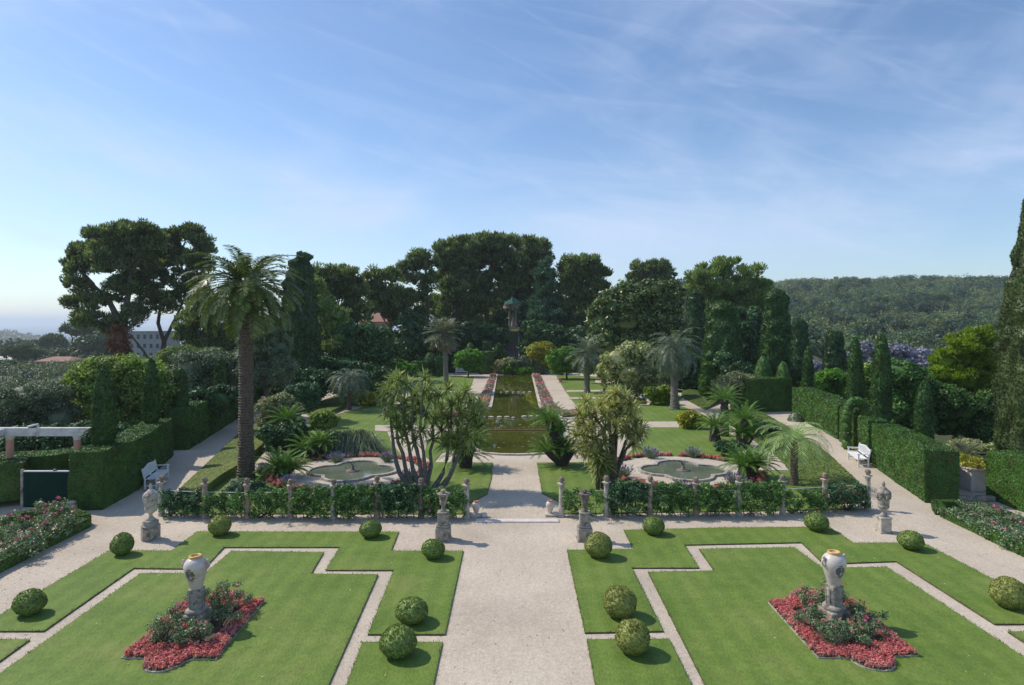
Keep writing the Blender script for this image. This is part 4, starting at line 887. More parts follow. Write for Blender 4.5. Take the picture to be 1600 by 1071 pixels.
for cen, inn, side, seed in ((cenL, inL, 'left', 1), (cenR, inR, 'right', 2)):
    q = np.array(inn)
    for i, (u, v, s, h, w) in enumerate([(.2, .12, .36, .62, 'front left corner'), (.78, .1, .36, .6, 'front right corner'), (.5, .05, .3, .5, 'middle of the front'), (.12, .5, .33, .6, 'left side'), (.9, .5, .33, .65, 'right side'), (.25, .9, .33, .75, 'back left corner'), (.8, .9, .36, .85, 'back right corner'), (.55, .97, .3, .7, 'middle of the back'), (.48, .27, .28, .42, 'foot of the pedestal')]):
        p = (q[0] * (1 - u) + q[1] * u) * (1 - v) + (q[3] * (1 - u) + q[2] * u) * v
        rose_bush((p[0], p[1], .06), s * 1.2, h * .88, f'rose bush at the {w} of the {side} parterre bed', 4, 'rose_pink' if i % 2 else 'deep_pink', 'rose_leaf', 'rose bushes in the parterre beds', .05, 3)

def litter():
    mb = MB(); n = 6000; x = rng.uniform(-20, 22, n); y = rng.uniform(11.5, 40, n); p = np.stack([x, y], 1); ok = np.ones(n, bool)
    for k, pts in LAWNS.items(): ok &= ~inpoly(p, gp(pts))
    for q in (IL, IR): ok &= ~inpoly(p, gp(q))
    p = p[ok]; n = len(p); r = rng.uniform(.010, .024, n)[:, None]; a = rng.uniform(0, 6.28, n)[:, None]
    o = np.concatenate([p, np.full((n, 1), .004)], 1); vs = [o + np.concatenate([r * np.cos(a + t), r * np.sin(a + t), np.zeros((n, 1))], 1) for t in (0, 2.1, 4.2)] + [o + np.concatenate([0 * r, 0 * r, r * .9], 1)]
    V = np.stack(vs, 1).reshape(-1, 3); b = np.arange(n)[:, None] * 4
    mb.add(V, np.concatenate([b + np.array([[0, 1, 3]]), b + np.array([[1, 2, 3]]), b + np.array([[2, 0, 3]])]), 0)
    tag(mb.build('loose_pebbles', 'pebble'), 'loose pebbles lying on the gravel walks', 'pebbles', kind='stuff')
    mb = MB(); n = 420; x = rng.uniform(-18, 20, n); y = rng.uniform(12, 34, n); z = np.full(n, .052); d = rdir(n) * (1, 1, .25); d = nrm(d); c = np.stack([x, y, z + .012], 1)
    mb.cards(c, d, nrm(cross(d, (0, 0, 1.) + rng.normal(size=(n, 3)) * .2)), rng.uniform(.04, .07, n), .03)
    tag(mb.build('fallen_leaves', 'litter'), 'scattered dry leaves and petals on lawn and gravel', 'fallen leaves', kind='stuff')
stone('pebble', (.36, .31, .25), (.62, .55, .47), sc=9, bump=0)
leafm('litter', [(.20, .16, .07), (.35, .30, .16), (.50, .45, .30), (.12, .08, .04)], trans=.1)
litter()
# ---------------------------------------------------------------- ornaments
def crest(m, r_at, z0, sc=1.):
    pass
def vase_proto(label, c):
    root = thing('oil_jar', (c[0], c[1], .06), label, 'vase', 'glazed oil jars on pedestals')
    m = MB(); m.lathe([(.30, .955), (.0 + .155, .955), (.16, .97), (.185, 1.05), (.235, 1.2), (.285, 1.36), (.312, 1.48), (.315, 1.55), (.295, 1.63), (.245, 1.70), (.18, 1.745), (.145, 1.765)][1:], 32); m.build('jar', 'ceramic', root)
    m = MB(); m.lathe([(.13, 1.755), (.165, 1.765), (.178, 1.785), (.165, 1.81), (.125, 1.812), (.115, 1.79), (.11, 1.70), (.02, 1.66)], 28); m.build('rim', 'terracotta_rim', root)
    for s in (-1, 1):
        m = MB(); t = np.linspace(0, 1, 9); pts = np.stack([s * (.295 + .085 * np.sin(t * pi)), 0 * t, 1.67 - .23 * t], 1); m.tube(pts, [.034, .036, .034, .03, .028, .026, .024, .024, .026], 8); m.lathe([(.01, -.03), (.04, -.01), (.04, .02), (.01, .035)], 8, (s * .34, 0, 1.68)); m.build('handle', 'ceramic', root)
    # painted coat of arms: scattered strokes hugging the belly, facing the viewer
    def rj(z): return np.interp(z, [.97, 1.05, 1.2, 1.36, 1.48, 1.55, 1.63, 1.70], [.16, .185, .235, .285, .312, .315, .295, .245]) + .003
    def patch(m, az, z, w, h, mat, rot=0):
        n = 10; a = np.arange(n) / n * 2 * pi; u = np.cos(a) * w; v = np.sin(a) * h; u, v = u * cos(rot) - v * sin(rot), u * sin(rot) + v * cos(rot); zz = z + v; r = rj(zz); ph = az + u / .3
        V = np.stack([r * np.cos(ph), r * np.sin(ph), zz], 1); rc = rj(z); V = np.r_[V, [[rc * cos(az) , rc * sin(az), z]]]; m.add(V, [(i, (i + 1) % n, n) for i in range(n)], mat)
    m = MB(); a0 = -pi / 2 - .12
    patch(m, a0 - .2, 1.39, .075, .105, 0); patch(m, a0 - .2, 1.40, .042, .068, 1)
    m2 = MB(); rj0 = rj
    for i in range(56):
        th = rng.uniform(0, 2 * pi); q = rng.uniform(.65, 1.05); az = a0 + .05 + cos(th) * q * .42; z = 1.36 + sin(th) * q * .14; patch(m, az, z, rng.uniform(.012, .03), rng.uniform(.008, .018), int(rng.choice([1, 2, 1])), rng.uniform(0, 3))
    patch(m, a0 + .22, 1.40, .05, .07, 2)
    for i in range(5): patch(m, a0 + .0 + rng.uniform(-.1, .1), 1.53 + rng.uniform(-.01, .01), .05, .008, 2, rng.uniform(-.3, .3))
    o = m.build('painted_crest', ['paint_blue', 'paint_green', 'paint_brown'], root)
    m = MB(); m.lathe([(.235, .86), (.235, .955), (.15, .957)], 4, rot=pi / 4, smooth=False); m.lathe([(.205, .45), (.205, .86)], 20)
    for k in range(10): a = k * 2 * pi / 10; m.box(-.012, .012, .2, .222, .48, .84, 0, Matrix.Rotation(a, 4, 'Z'))
    m.lathe([(.30, .36), (.31, .40), (.27, .44), (.22, .46)], 24); m.box(-.30, .30, -.30, .30, 0, .34, .03); m.lathe([(.29, .34), (.30, .362)], 24)
    m.build('pedestal', 'weathered', root); return root
v = vase_proto('cream glazed jar with crest rising from the left parterre bed', (G(304, 984)[0] , 15.75))
v.scale = (.88, .88, .94); v.rotation_euler.y = -.03
dup(v, (G(1306, 978)[0], 15.9, .06), .25, 'cream glazed jar with crest rising from the right parterre bed', (.90, .90, .965)).rotation_euler.y = 0
# lidded urns
def garland(m, r, z, n=7, rr=.035, dip=.07):
    for k in range(4):
        for t in np.linspace(-1, 1, n): a = k * pi / 2 + t * pi / 4; lump(m, ((r) * cos(a), (r) * sin(a), z - dip * (1 - t * t)), (rr, rr, rr), 1, .2)
def lidded(label, c, wide):
    root = thing('lidded_urn', c, label, 'urn', 'tall lidded stone urns')
    m = MB(); m.lathe([(.15, 0), (.15, .03), (.11, .07), (.06, .13), (.055, .19), (.09, .23), (.15, .27), (.185, .34), (.19, .41), (.175, .43), (.185, .45), (.19, .60), (.21, .74), (.225, .80), (.24, .83), (.20, .85)], 24)
    garland(m, .21, .70); 
    for s in (-1, 1):
        lump(m, (s * .235, 0, .74), (.05, .06, .10), 2, .2); lump(m, (0, s * .235, .74), (.055, .05, .09), 2, .2)
    body = m
    for ch in (0,): body.v = [V + (0, 0, wide[1]) for V in body.v]
    body.build('urn_body', wide[2], root)
    m = MB(); m.lathe([(.25, .85), (.245, .87), (.20, .93), (.14, .97), (.10, 1.02), (.06, 1.05), (.035, 1.08), (.055, 1.12), (.06, 1.17), (.03, 1.24), (.005, 1.27)], 20); m.v = [V + (0, 0, wide[1]) for V in m.v]; m.build('lid', wide[2], root)
    m = MB(); z = wide[1]
    if wide[0] == 8: m.lathe([(.30, 0), (.30, z * .62), (.27, z * .66), (.31, z * .68), (.31, z * .72), (.25, z * .78), (.25, z * .97), (.2, z)], 8, rot=pi / 8, smooth=False)
    else: m.box(-.19, .19, -.19, .19, 0, z - .06, .015); m.box(-.21, .21, -.21, .21, z - .06, z, .015); m.box(-.23, .23, -.23, .23, -.02, .05, .01)
    m.build('pedestal', wide[3], root)
lidded('pale lidded stone urn on an octagonal pedestal', G(235.5, 843), (8, .68, 'limestone', 'weathered'))
lidded('dark weathered lidded urn on a square pedestal', G(1380.5, 831.5), (4, .56, 'weathered', 'limestone'))
def fruit(m, c, r, n=26, flat=.8, seed=0):
    for d in rdir(n): lump(m, np.array(c) + d * r * (.62, .62, .5 * flat), (r * .33,) * 3, 1, .2, 0, seed)
    lump(m, c, (r * .8, r * .8, r * .6), 2, .1)
def basket_urn(label, c, mats, top):
    root = thing('basket_urn', c, label, 'urn', 'stone basket urns on stepped pedestals')
    m = MB(); m.box(-.25, .25, -.25, .25, 0, .46, .02); m.box(-.27, .27, -.27, .27, -.02, .06, .01); m.box(-.22, .22, -.22, .22, .46, .53, .02); m.box(-.175, .175, -.175, .175, .53, .92, .015); m.box(-.195, .195, -.195, .195, .92, .98, .012)
    m.build('pedestal', mats[0], root)
    m = MB(); m.lathe([(.12, .98), (.12, 1.01), (.06, 1.06), (.055, 1.16), (.09, 1.2), (.12, 1.24), (.105, 1.28), (.12, 1.36), (.15, 1.48), (.17, 1.56), (.21, 1.60), (.18, 1.61), (.05, 1.60)], 18, wob=.06)
    for k in range(6): a = k * pi / 3; lump(m, (.19 * cos(a), .19 * sin(a), 1.58), (.06, .06, .045), 1, .2)
    m.build('basket', mats[1], root)
    m = MB(); fruit(m, (0, 0, 1.68), .11); m.build('stone_fruit', mats[2], root)
basket_urn('stone basket urn with reddish fruit, on the gravel before the left fence', G(692.5, 843.5), ('weathered', 'weathered', 'pinkstone'), 1)
basket_urn('stone basket urn with grey fruit, behind an olive box ball', G(913.5, 844), ('weathered', 'darkstone', 'darkstone'), 1)
# fence columns with stone baskets
COLS = [(252.5, 806), (320, 809), (386, 810), (454, 810), (521, 811), (589, 809), (658, 810), (729, 810), (877.5, 807.5), (947.5, 807), (1016, 807), (1087, 806), (1154.5, 806), (1223, 804), (1289, 800), (1356, 796)]
def column_proto(c, label, kind):
    root = thing('fence_column', c, label, 'column', 'stone columns of the rose fence'); mt = kind
    m = MB(); m.lathe([(.135, 0), (.135, .06), (.12, .09), (.125, .11), (.115, .13)], 18); m.build('plinth', mt, root)
    m = MB(); m.lathe([(.11, .13), (.108, .5), (.1, .9), (.094, 1.19)], 16, wob=.02); m.build('shaft', mt, root)
    m = MB(); m.lathe([(.10, 1.19), (.115, 1.2), (.115, 1.22), (.10, 1.23), (.13, 1.27)], 16); m.box(-.135, .135, -.135, .135, 1.27, 1.31, .01); m.build('capital', mt, root)
    m = MB(); m.lathe([(.06, 1.31), (.055, 1.33), (.09, 1.38), (.12, 1.42), (.10, 1.43)], 12, wob=.1); fruit(m, (0, 0, 1.47), .125, 22); m.build('stone_basket', 'basketstone', root); return root
protos = {}
for i, (px, py) in enumerate(COLS):
    side = 'left' if i < 8 else 'right'; k = (7 - i) if i < 8 else i - 8; kind = {6: 'darkstone', 3: 'pinkstone', 5: 'pinkstone', 1: 'pinkstone', 2: 'pinkstone', 10: 'pinkstone', 11: 'pinkstone', 14: 'pinkstone'}.get(i, 'limestone')
    lab = f'{ordn[k]} column from the central path in the {side} rose fence, topped with a stone basket'; c = G(px, py)
    if kind not in protos: protos[kind] = column_proto(c, lab, kind)
    else: dup(protos[kind], c, rng.uniform(0, 1.5), lab, (1, 1, rng.uniform(.97, 1.04)))
def wires(px0, px1, cols, label):
    pts = [G(a, b) for a, b in cols]; root = thing('wire_fence', pts[len(pts) // 2], label, 'wire fence'); m = MB()
    for z in (.35, .62): m.tube([p + (0, 0, z) for p in pts], .006, 4)
    n = 90; s = np.linspace(0, len(pts) - 1, n)
    for q in s: i = min(int(q), len(pts) - 2); c = pts[i] + (pts[i + 1] - pts[i]) * (q - i); m.tube([c, c + (0, 0, .98)], .004, 3)
    wpart(m, 'mesh_wires', 'bark_grey', root); m = MB(); m.tube([p + (0, 0, .98) for p in pts], .011, 5); wpart(m, 'top_rail', 'white_paint', root)
wires(0, 0, COLS[:8], 'thin wire fence under the roses left of the central path'); wires(0, 0, COLS[8:], 'thin wire fence under the roses right of the central path')
# climbing roses between the columns
DK = {0: 'climber_dark', 3: 'climber', 5: 'climber_dark', 9: 'climber_dark', 8: 'climber', 14: 'climber_dark'}
HT = {0: (.78, 1), 1: (.8, .7), 2: (.9, .8), 3: (1.0, 1), 4: (1.02, 1), 5: (1.05, 1.25), 6: (.95, .9), 8: (.85, .45), 9: (1.08, 1.25), 10: (1.02, 1), 11: (1.02, 1), 12: (1.05, 1), 13: (.75, .6), 14: (.85, .9)}
for i in range(15):
    if i == 7: continue
    a, b = G(*COLS[i]), G(*COLS[i + 1]); hh, dn = HT[i]; hh = hh * 1.17; side = 'left' if i < 7 else 'right'; k = (7 - i) if i < 7 else (i - 7)
    mt = DK.get(i, 'climber'); lab = f'{"dark leafy" if mt == "climber_dark" else "light green"} climbing rose in the {ordn[k - 1]} fence bay from the path, {side} side'
    root = thing('climbing_rose', (a + b) / 2, lab, 'climbing rose', 'climbing roses on the wire fence'); m = MB(); n = int(135 * dn)
    t = rng.uniform(.03, .97, n); z = rng.uniform(.1, 1, n) ** .75 * hh; th = .12 + .12 * np.sin(z / hh * pi); cc = a + (b - a) * t[:, None]; cc[:, 1] += rng.normal(size=n) * th; cc[:, 2] = z + .08 * np.sin(t * 17 + i)
    leaf_clumps(m, cc, .17, 34, .085, .055, 'leaf')
    for q in range(9): p0 = a + (b - a) * rng.uniform(.1, .9); m.tube(limb(p0, cc[rng.integers(n)], 5, .15), [.02, .016, .012, .01, .006], 4, 1)
    # lower twiggy leaves near the ground
    wpart(m, 'foliage', [mt, 'bark'], root)
    for j_ in (rng.choice(n, 3) if i in (0, 6, 9, 14) else []): f = MB(); leaf_clumps(f, cc[j_][None] + (0, -.2, .05), .05, 9, .07, .06); wpart(f, 'bloom', 'rose_pink' if i % 3 == 0 else 'pink', root)
# small jars on block pedestals by the step
def small_jar(label, c, lean):
    root = thing('small_jar', c, label, 'jar', 'small white jars beside the step'); m = MB(); m.lathe([(.07, .1), (.1, .2), (.155, .36), (.17, .44), (.14, .52), (.08, .56)], 20); m.build('jar', 'ceramic', root)
    m = MB(); m.lathe([(.075, .555), (.10, .56), (.105, .59), (.08, .6), (.06, .57)], 16); m.build('rim', 'terracotta', root)
    m = MB(); m.box(-.2, .2, -.2, .2, 0, .1, .015); m.build('base', 'kerbstone', root)
small_jar('small white jar with terracotta rim beside the left gate column', G(744, 807), 0); small_jar('small white jar with terracotta rim beside the right gate column', G(859.5, 806), 0)
for px, py, lab in ((756.5, 808, 'pink stone block beside the left small jar'), (737.5, 806, 'rounded white stone block against the left gate column'), (868.5, 806.5, 'rounded white stone block against the right gate column')):
    c = G(px, py); m = MB(); m.box(-.11, .11, -.1, .1, 0, .15, .03); o = m.build('stone_block', 'pinkstep'); o.location = (c[0], c[1], 0.003); o.rotation_euler.z = .3; tag(o, lab, 'block')
# box balls
for lab, px, py, rx, ry, mt in [('box ball at the outer edge of the left lawn', 46.5, 944.5, 28.5, 22, 'boxball'), ('dark box ball in front of the octagonal urn pedestal', 191, 852.5, 19.5, 18.5, 'boxball'), ('box ball below the big palm at the lawn edge', 343.5, 823, 18.5, 17, 'boxball_olive'), ('small box ball at the upper edge of the left lawn, facing the rose fence', 579, 828.5, 17.5, 15, 'boxball'),
                                ('box ball in front of the reddish fruit urn', 677, 860, 18.5, 16.5, 'boxball'), ('box ball on the left lawn beside the central path, further back', 643, 957, 26.5, 22.5, 'boxball'), ('biggest box ball, nearest on the left beside the central path', 621.5, 1005.5, 30, 27.5, 'boxball'),
                                ('olive toned box ball in front of the grey fruit urn', 935, 854, 22, 21.5, 'boxball_olive'), ('small dark box ball on the upper edge of the right lawn', 1021, 823.5, 17.5, 15.5, 'boxball'), ('round box ball on the right lawn beside the path, further back', 968, 943, 27.5, 27.5, 'boxball_olive'), ('box ball nearest on the right beside the central path', 988, 998, 28, 30, 'boxball_olive'),
                                ('box ball at the upper right corner of the right lawn', 1275.5, 817.5, 20, 15.5, 'boxball'), ('flattened box ball in front of the dark lidded urn', 1423, 846.5, 22, 16, 'boxball'), ('large box ball at the right picture edge', 1576, 929, 31.5, 27, 'boxball_olive')]:
    ball(lab, px, py, rx, ry, mt, px * .01)
# benches
def bench(c, rz, Lb, label, grp='white garden benches'):
    root = thing('garden_bench', c, label, 'bench', grp, rz); w = Lb / 2        # bench faces -Y locally
    m = MB()
    for k in range(5): m.box(-w + .03, w - .03, -.24 + k * .095, -.16 + k * .095, .42, .445, .006)
    m.box(-w + .04, w - .04, -.25, -.215, .35, .415, .005); m.build('seat', 'white_paint', root)
    R = Matrix.Translation((0, .25, .44)) @ Matrix.Rotation(radians(-13), 4, 'X'); m = MB(); m.box(-w + .05, w - .05, -.02, .02, .06, .12, .005, R)
    for k in range(int(Lb / .09)): x = -w + .08 + k * .09; m.box(x, x + .05, -.012, .012, .118, .40 + .10 * (1 - abs(x / w)), .003, R)
    for s in (-1, 1):
        V = [(s * (w - .04), -.022, .38), (0, -.022, .50), (0, -.022, .56), (s * (w - .04), -.022, .45)]; V2 = [(a, .022, b) for a, _, b in V]; VV = np.array([(R @ Vector(q))[:] for q in V + V2]); m.add(VV, [(0, 1, 2, 3), (4, 7, 6, 5), (0, 4, 5, 1), (3, 2, 6, 7), (0, 3, 7, 4), (1, 5, 6, 2)])
    m.build('backrest', 'white_paint', root)
    for s in (-1, 1):
        m = MB(); m.box(s * (w - .03) - .035, s * (w - .03) + .035, -.25, -.18, 0, .64, .006); m.build('leg', 'white_paint', root)
        m = MB(); m.box(s * (w - .03) - .035, s * (w - .03) + .035, .21, .28, 0, .46, .006); m.box(s * (w - .03) - .035, s * (w - .03) + .035, -.035, .035, 0, .5, .006, R); m.box(s * (w - .03) - .02, s * (w - .03) + .02, -.19, .22, .12, .17, .005); m.build('leg', 'white_paint', root)
        m = MB(); m.box(s * (w - .03) - .045, s * (w - .03) + .045, -.29, .33, .642, .68, .01); m.build('armrest', 'white_paint', root)
    return root
bench((G(235, 757)[0] + .25, 29.7, 0), atan2(.966, -.26) + 0.0 , 2.0, 'white bench in shade against the tall left hedge')
bench((G(1352, 724)[0] - .4, 34.0, 0), atan2(-.97, -.236), 2.0, 'sunlit white bench against the right hedge')
bench((G(722, 585)[0], 91.5, 0.02), 0, 1.7, 'distant white bench behind the clipped orange tree')
c = G(945, 619); rt = thing('bronze_statue', c, 'small dark statue of a crouching figure at the lawn corner', 'statue'); m = MB()
m.box(-.2, .2, -.2, .2, 0, .18, .02); m.build('plinth', 'darkstone', rt); m = MB()
m.tube([(-.1, 0, .15), (-.12, 0, .5), (.0, 0, .85)], [.15, .14, .1], 8); m.tube([(.0, 0, .85), (.12, 0, .95), (.2, 0, .98)], [.08, .06, .07], 7); lump(m, (.2, 0, 1.0), (.09, .08, .1), 2, .1); m.tube([(-.05, .1, .75), (.12, .13, .6), (.1, .1, .4)], [.05, .04, .03], 6); m.tube([(-.05, -.1, .75), (.12, -.13, .6), (.1, -.1, .4)], [.05, .04, .03], 6); m.tube([(-.1, .1, .3), (.12, .12, .4), (.08, .12, .16)], [.08, .07, .05], 6); m.tube([(-.1, -.1, .3), (.12, -.12, .4), (.08, -.12, .16)], [.08, .07, .05], 6)
m.build('figure', 'bronze', rt)
c = G(876, 598); rt = thing('terracotta_pot', c, 'squat terracotta pot at the lawn edge by the canal walk', 'pot'); m = MB(); m.lathe([(.16, 0), (.2, .1), (.28, .5), (.33, .52), (.33, .6), (.25, .6), (.22, .5)], 16); m.build('pot', 'terracotta', rt); m = MB(); m.box(-.35, .35, -.35, .35, -.02, .06, .01); m.build('base', 'kerbstone', rt)
c = G(872, 598)
# ---------------------------------------------------------------- pergola, gate
root = thing('pergola', (-19, 27, 0), 'white beam pergola on pink posts behind the green gate', 'pergola'); Yp = 27.0
for px, pb in ((15.5, 730), (121, 705)):
    x = (px - VX) / F * Yp; m = MB(); m.lathe([(.14, 0), (.14, 2.55)], 16, (x, Yp, 0)); wpart(m, 'post', 'pinkpaint', root)
    m = MB(); m.lathe([(.145, 2.55), (.15, 2.62), (.17, 2.64), (.16, 2.75), (.2, 2.86)], 12, (x, Yp, 0)); m.box(x - .3, x + .3, Yp - .13, Yp + .13, 2.84, 2.94, .02); wpart(m, 'capital', 'beam_white', root)
x0, x1 = (-60 - VX) / F * Yp, (137 - VX) / F * Yp; zt = H - (668.5 - VY) / F * Yp
m = MB(); V = [(x0, zt - .34), (x1 - .28, zt - .34), (x1 - .12, zt - .28), (x1 - .1, zt - .16), (x1 + .06, zt - .06), (x1 + .12, zt)] + [(x0, zt)]
n = len(V); VV = [(a, Yp - .12, b) for a, b in V] + [(a, Yp + .12, b) for a, b in V]; m.add(VV, [list(range(n)), list(range(n, 2 * n))[::-1]] + [(i, i + n, (i + 1) % n + n, (i + 1) % n) for i in range(n)]); wpart(m, 'beam', 'beam_white', root)
m = MB(); xb = (8 - VX) / F * Yp; m.box(xb - .1, xb + .1, Yp - 4, Yp - .13, zt - .32, zt - .03, .02); wpart(m, 'beam', 'beam_white', root)
root = thing('spotlight', (G(53, 663, 0)[0], 27, zt), 'small floodlight standing on the pergola beam', 'spotlight'); xs = (53 - VX) / F * 27; root.location = (xs, 27, zt)
m = MB(); m.box(-.2, .16, -.12, .12, .06, .14, .02, Matrix.Rotation(-.25, 4, 'Y')); m.build('lamp_housing', 'white_paint', root); m = MB(); m.box(-.03, .03, -.1, .1, 0, .08); m.box(-.18, -.12, -.08, .08, 0, .1); m.build('bracket', 'black_metal', root)
Yg = F * H / (795 - VY); xa, xb = (38 - VX) / F * Yg, (112 - VX) / F * Yg; zg = H - (735.5 - VY) / F * Yg
root = thing('green_gate', ((xa + xb) / 2, Yg, 0), 'solid dark green gate with a pale top rail between hedges', 'gate')
m = MB(); m.box(xa, xb, Yg - .03, Yg + .03, .06, zg - .05, .008); wpart(m, 'gate_leaf', 'greengate', root)
m = MB(); m.box(xa - .03, xb + .03, Yg - .045, Yg + .045, zg - .05, zg, .01); wpart(m, 'top_rail', 'white_paint', root)
for x in (xa - .07, xb + .05): m = MB(); m.box(x - .05, x + .05, Yg - .06, Yg + .06, 0, zg + .05, .01); wpart(m, 'gate_post', 'black_metal' if x > xb else 'weathered', root)
xk = (86 - VX) / F * Yg; m = MB(); lump(m, (xk, Yg, zg + .02), (.09, .06, .05), 2, .1); wpart(m, 'latch_knob', 'black_metal', root)
m = MB(); m.box(xa - .1, xb + .35, Yg - .25, Yg + .15, -.02, .06, .01); wpart(m, 'threshold', 'kerbstone', root)
c = G(117.5, 798); m = MB(); m.box(-.22, .22, -.2, .2, 0, .28, .03); m.box(-.19, .19, -.17, .17, .28, .42, .05); tag(m.build('stone_bollard', 'limestone', None), 'squat pale stone block at the foot of the gate post', 'stone block').location = (c[0] - .1, c[1], 0)
# ---------------------------------------------------------------- clipped hedges
def xy(px, py, z=0): return G(px, py, z)[:2]
hedge('tall dark hedge behind the shaded bench, left walk', [xy(160, 797), xy(217, 765), xy(270, 712)], [2.33, 2.25, 2.1], 1.25, 1, 28, group='tall hedges along the walks')
hedge('tall hedge further along the left walk, behind the big palm', [xy(295, 703), xy(332, 680), xy(367, 657), xy(400, 641)], [2.42, 2.42, 2.4, 2.3], 1.3, 1, 40, group='tall hedges along the walks')
V = None
a = xy(36, 790); hedge('hedge with a sunlit top left of the green gate', [(a[0] - 4, a[1] - 2.2), (a[0] - 1, a[1] - .6), (a[0], a[1])], [1.75, 1.75, 1.75], 1.5, 1, 25, z0=.25)
hedge('low hedge seen over the green gate, with a sunlit top', [(-22.5, 26.6), (-20, 27.6), (-17.9, 30.0)], [1.75, 1.75, 1.8], 1.5, 1, 28)
hedge('long tall hedge behind the sunlit bench, right walk', [xy(1445, 786), xy(1405, 757), xy(1362, 727)], [2.2, 2.2, 2.18], 1.25, -1, 30, group='tall hedges along the walks')
hedge('short hedge block beside the hedge arch', [xy(1357, 724), xy(1340, 711)], [2.25, 2.2], 1.0, -1, 36, group='tall hedges along the walks')
hedge('short deep hedge buttress beyond the hedge arch', [xy(1334, 700.5), xy(1312, 690)], [2.25, 2.2], 1.3, -1, 39, group='tall hedges along the walks')
hedge('far tall hedge climbing along the right walk', [xy(1309, 687), xy(1280, 671), xy(1247, 655), xy(1238, 651)], [2.16, 2.3, 2.4, 2.3], 1.3, -1, 46, group='tall hedges along the walks')
# arch of clipped hedge
c = xy(1345, 706); m = MB(); 
for q in range(13): a = pi * q / 12; lump(m, (c[0] + .1 + .55 * cos(a), c[1] + .7, 1.9 + .95 * sin(a)), (.27, .32, .27), 2, .1, 0, q)
for s in (-1, 1):
    for z in (.3, .8, 1.3, 1.8): lump(m, (c[0] + .1 + s * .55, c[1] + .7, z), (.28, .32, .36), 2, .08, 0, z)
VV = m.arrays(); leaf_clumps(m, VV[::9], .12, 7, .12, .07); tag(m.build('hedge_arch', 'hedge', None, (c[0], c[1], 0)), 'clipped hedge arch opening in the right hedge', 'hedge arch')
hedge('hedge with a sunlit side behind the right rose bed', [xy(1541, 777), xy(1597, 800), (G(1597, 800)[0] + 2.2, G(1597, 800)[1] - 3.2)], [2.0, 2.05, 2.05], 1.6, 1, 27)
hedge('big dark hedge block closing the far end of the right walk', [xy(1237, 643), xy(1200, 644), xy(1165, 645)], [2.75, 2.8, 2.6], 2.5, -1, 53)
# rose beds with box edging
def box_edge(label, foot, h, side, Y): return hedge(label, foot, h, .32, side, Y, 'bright' if 0 else 'hedge', name='box_edging', cat='low hedge', group='low box hedges round the rose beds', amp=.03, ln=.06)
e1 = xy(-30, 916); e2 = xy(0, 896); e3 = xy(142, 823); e4 = xy(106, 806.5)
box_edge('low box hedge on the path side of the left rose bed', [e1, e2, e3], .36, 1, 22)
box_edge('low box hedge on the end of the left rose bed', [(e3[0] - .12, e3[1] + .2), (e4[0], e4[1])], .42, 1, 24)
box_edge('low box hedge on the gate side of the left rose bed', [(e4[0] - .3, e4[1] + .25), xy(30, 815), xy(-60, 850)], .36, 1, 24)
d1 = xy(1455, 795); d2 = xy(1469, 808); d3 = xy(1597, 870); d4 = xy(1660, 905)
box_edge('low box hedge on the path side of the right rose bed', [d2, d3, d4], .36, 1, 23)
box_edge('low box hedge on the end of the right rose bed', [xy(1500, 795), d1, (d2[0] - .02, d2[1] + .25)], .36, 1, 26)
box_edge('low box hedge between the right roses and the tall hedge', [xy(1520, 799), xy(1580, 822), xy(1640, 850)], .38, 1, 25)
k = 0
for (px, py, s, h, nf) in [(20, 880, .5, .75, 2), (48, 868, .5, .8, 4), (75, 852, .5, .85, 4), (100, 838, .48, .95, 3), (8, 856, .5, .75, 3), (38, 845, .5, .8, 5), (70, 833, .5, 1.0, 9), (92, 824, .5, 1.05, 5), (5, 835, .5, .7, 3), (-15, 870, .5, .75, 2)]:
    rose_bush(tuple(xy(px, py)) + (0,), s * 1.1, h, f'{ordn[k]} rose bush counted from the front of the left side bed' if 0 else ['grey leaved rose bush nearest the path corner of the left bed', 'rose bush with pink blooms in the front row, left bed', 'rose bush in the middle of the front row, left bed', 'dark leaved rose bush by the box hedge end, left bed', 'rose bush at the left picture edge, middle row', 'rose bush with salmon pink blooms, middle of the left bed', 'rose bush with the biggest pink cluster, below the gate', 'tall rose bush just right of the gate, left bed', 'rose bush at the far left back of the left bed', 'rose bush cut by the left picture edge'][k], nf, 'rose_pink', ln=.075); k += 1
k = 0
for (px, py, s, h, nf) in [(1500, 818, .45, .5, 0), (1530, 826, .5, .6, 2), (1560, 845, .5, .6, 2), (1592, 862, .5, .6, 1), (1520, 808, .45, .5, 1), (1548, 818, .5, .75, 5), (1578, 832, .5, .6, 5), (1605, 845, .5, .6, 1)]:
    rose_bush(tuple(xy(px, py)) + (0,), s * 1.15, h, ['rose bush at the tip of the right bed', 'second rose bush of the path side row, right bed', 'third rose bush of the path side row, right bed', 'rose bush at the picture edge in the path side row, right bed', 'small rose bush near the trough planters', 'rose bush with magenta blooms beside the tall hedge', 'rose bush with purple pink blooms in the middle of the right bed', 'rose bush cut by the right picture edge'][k], nf, 'rose_pink', ln=.075); k += 1
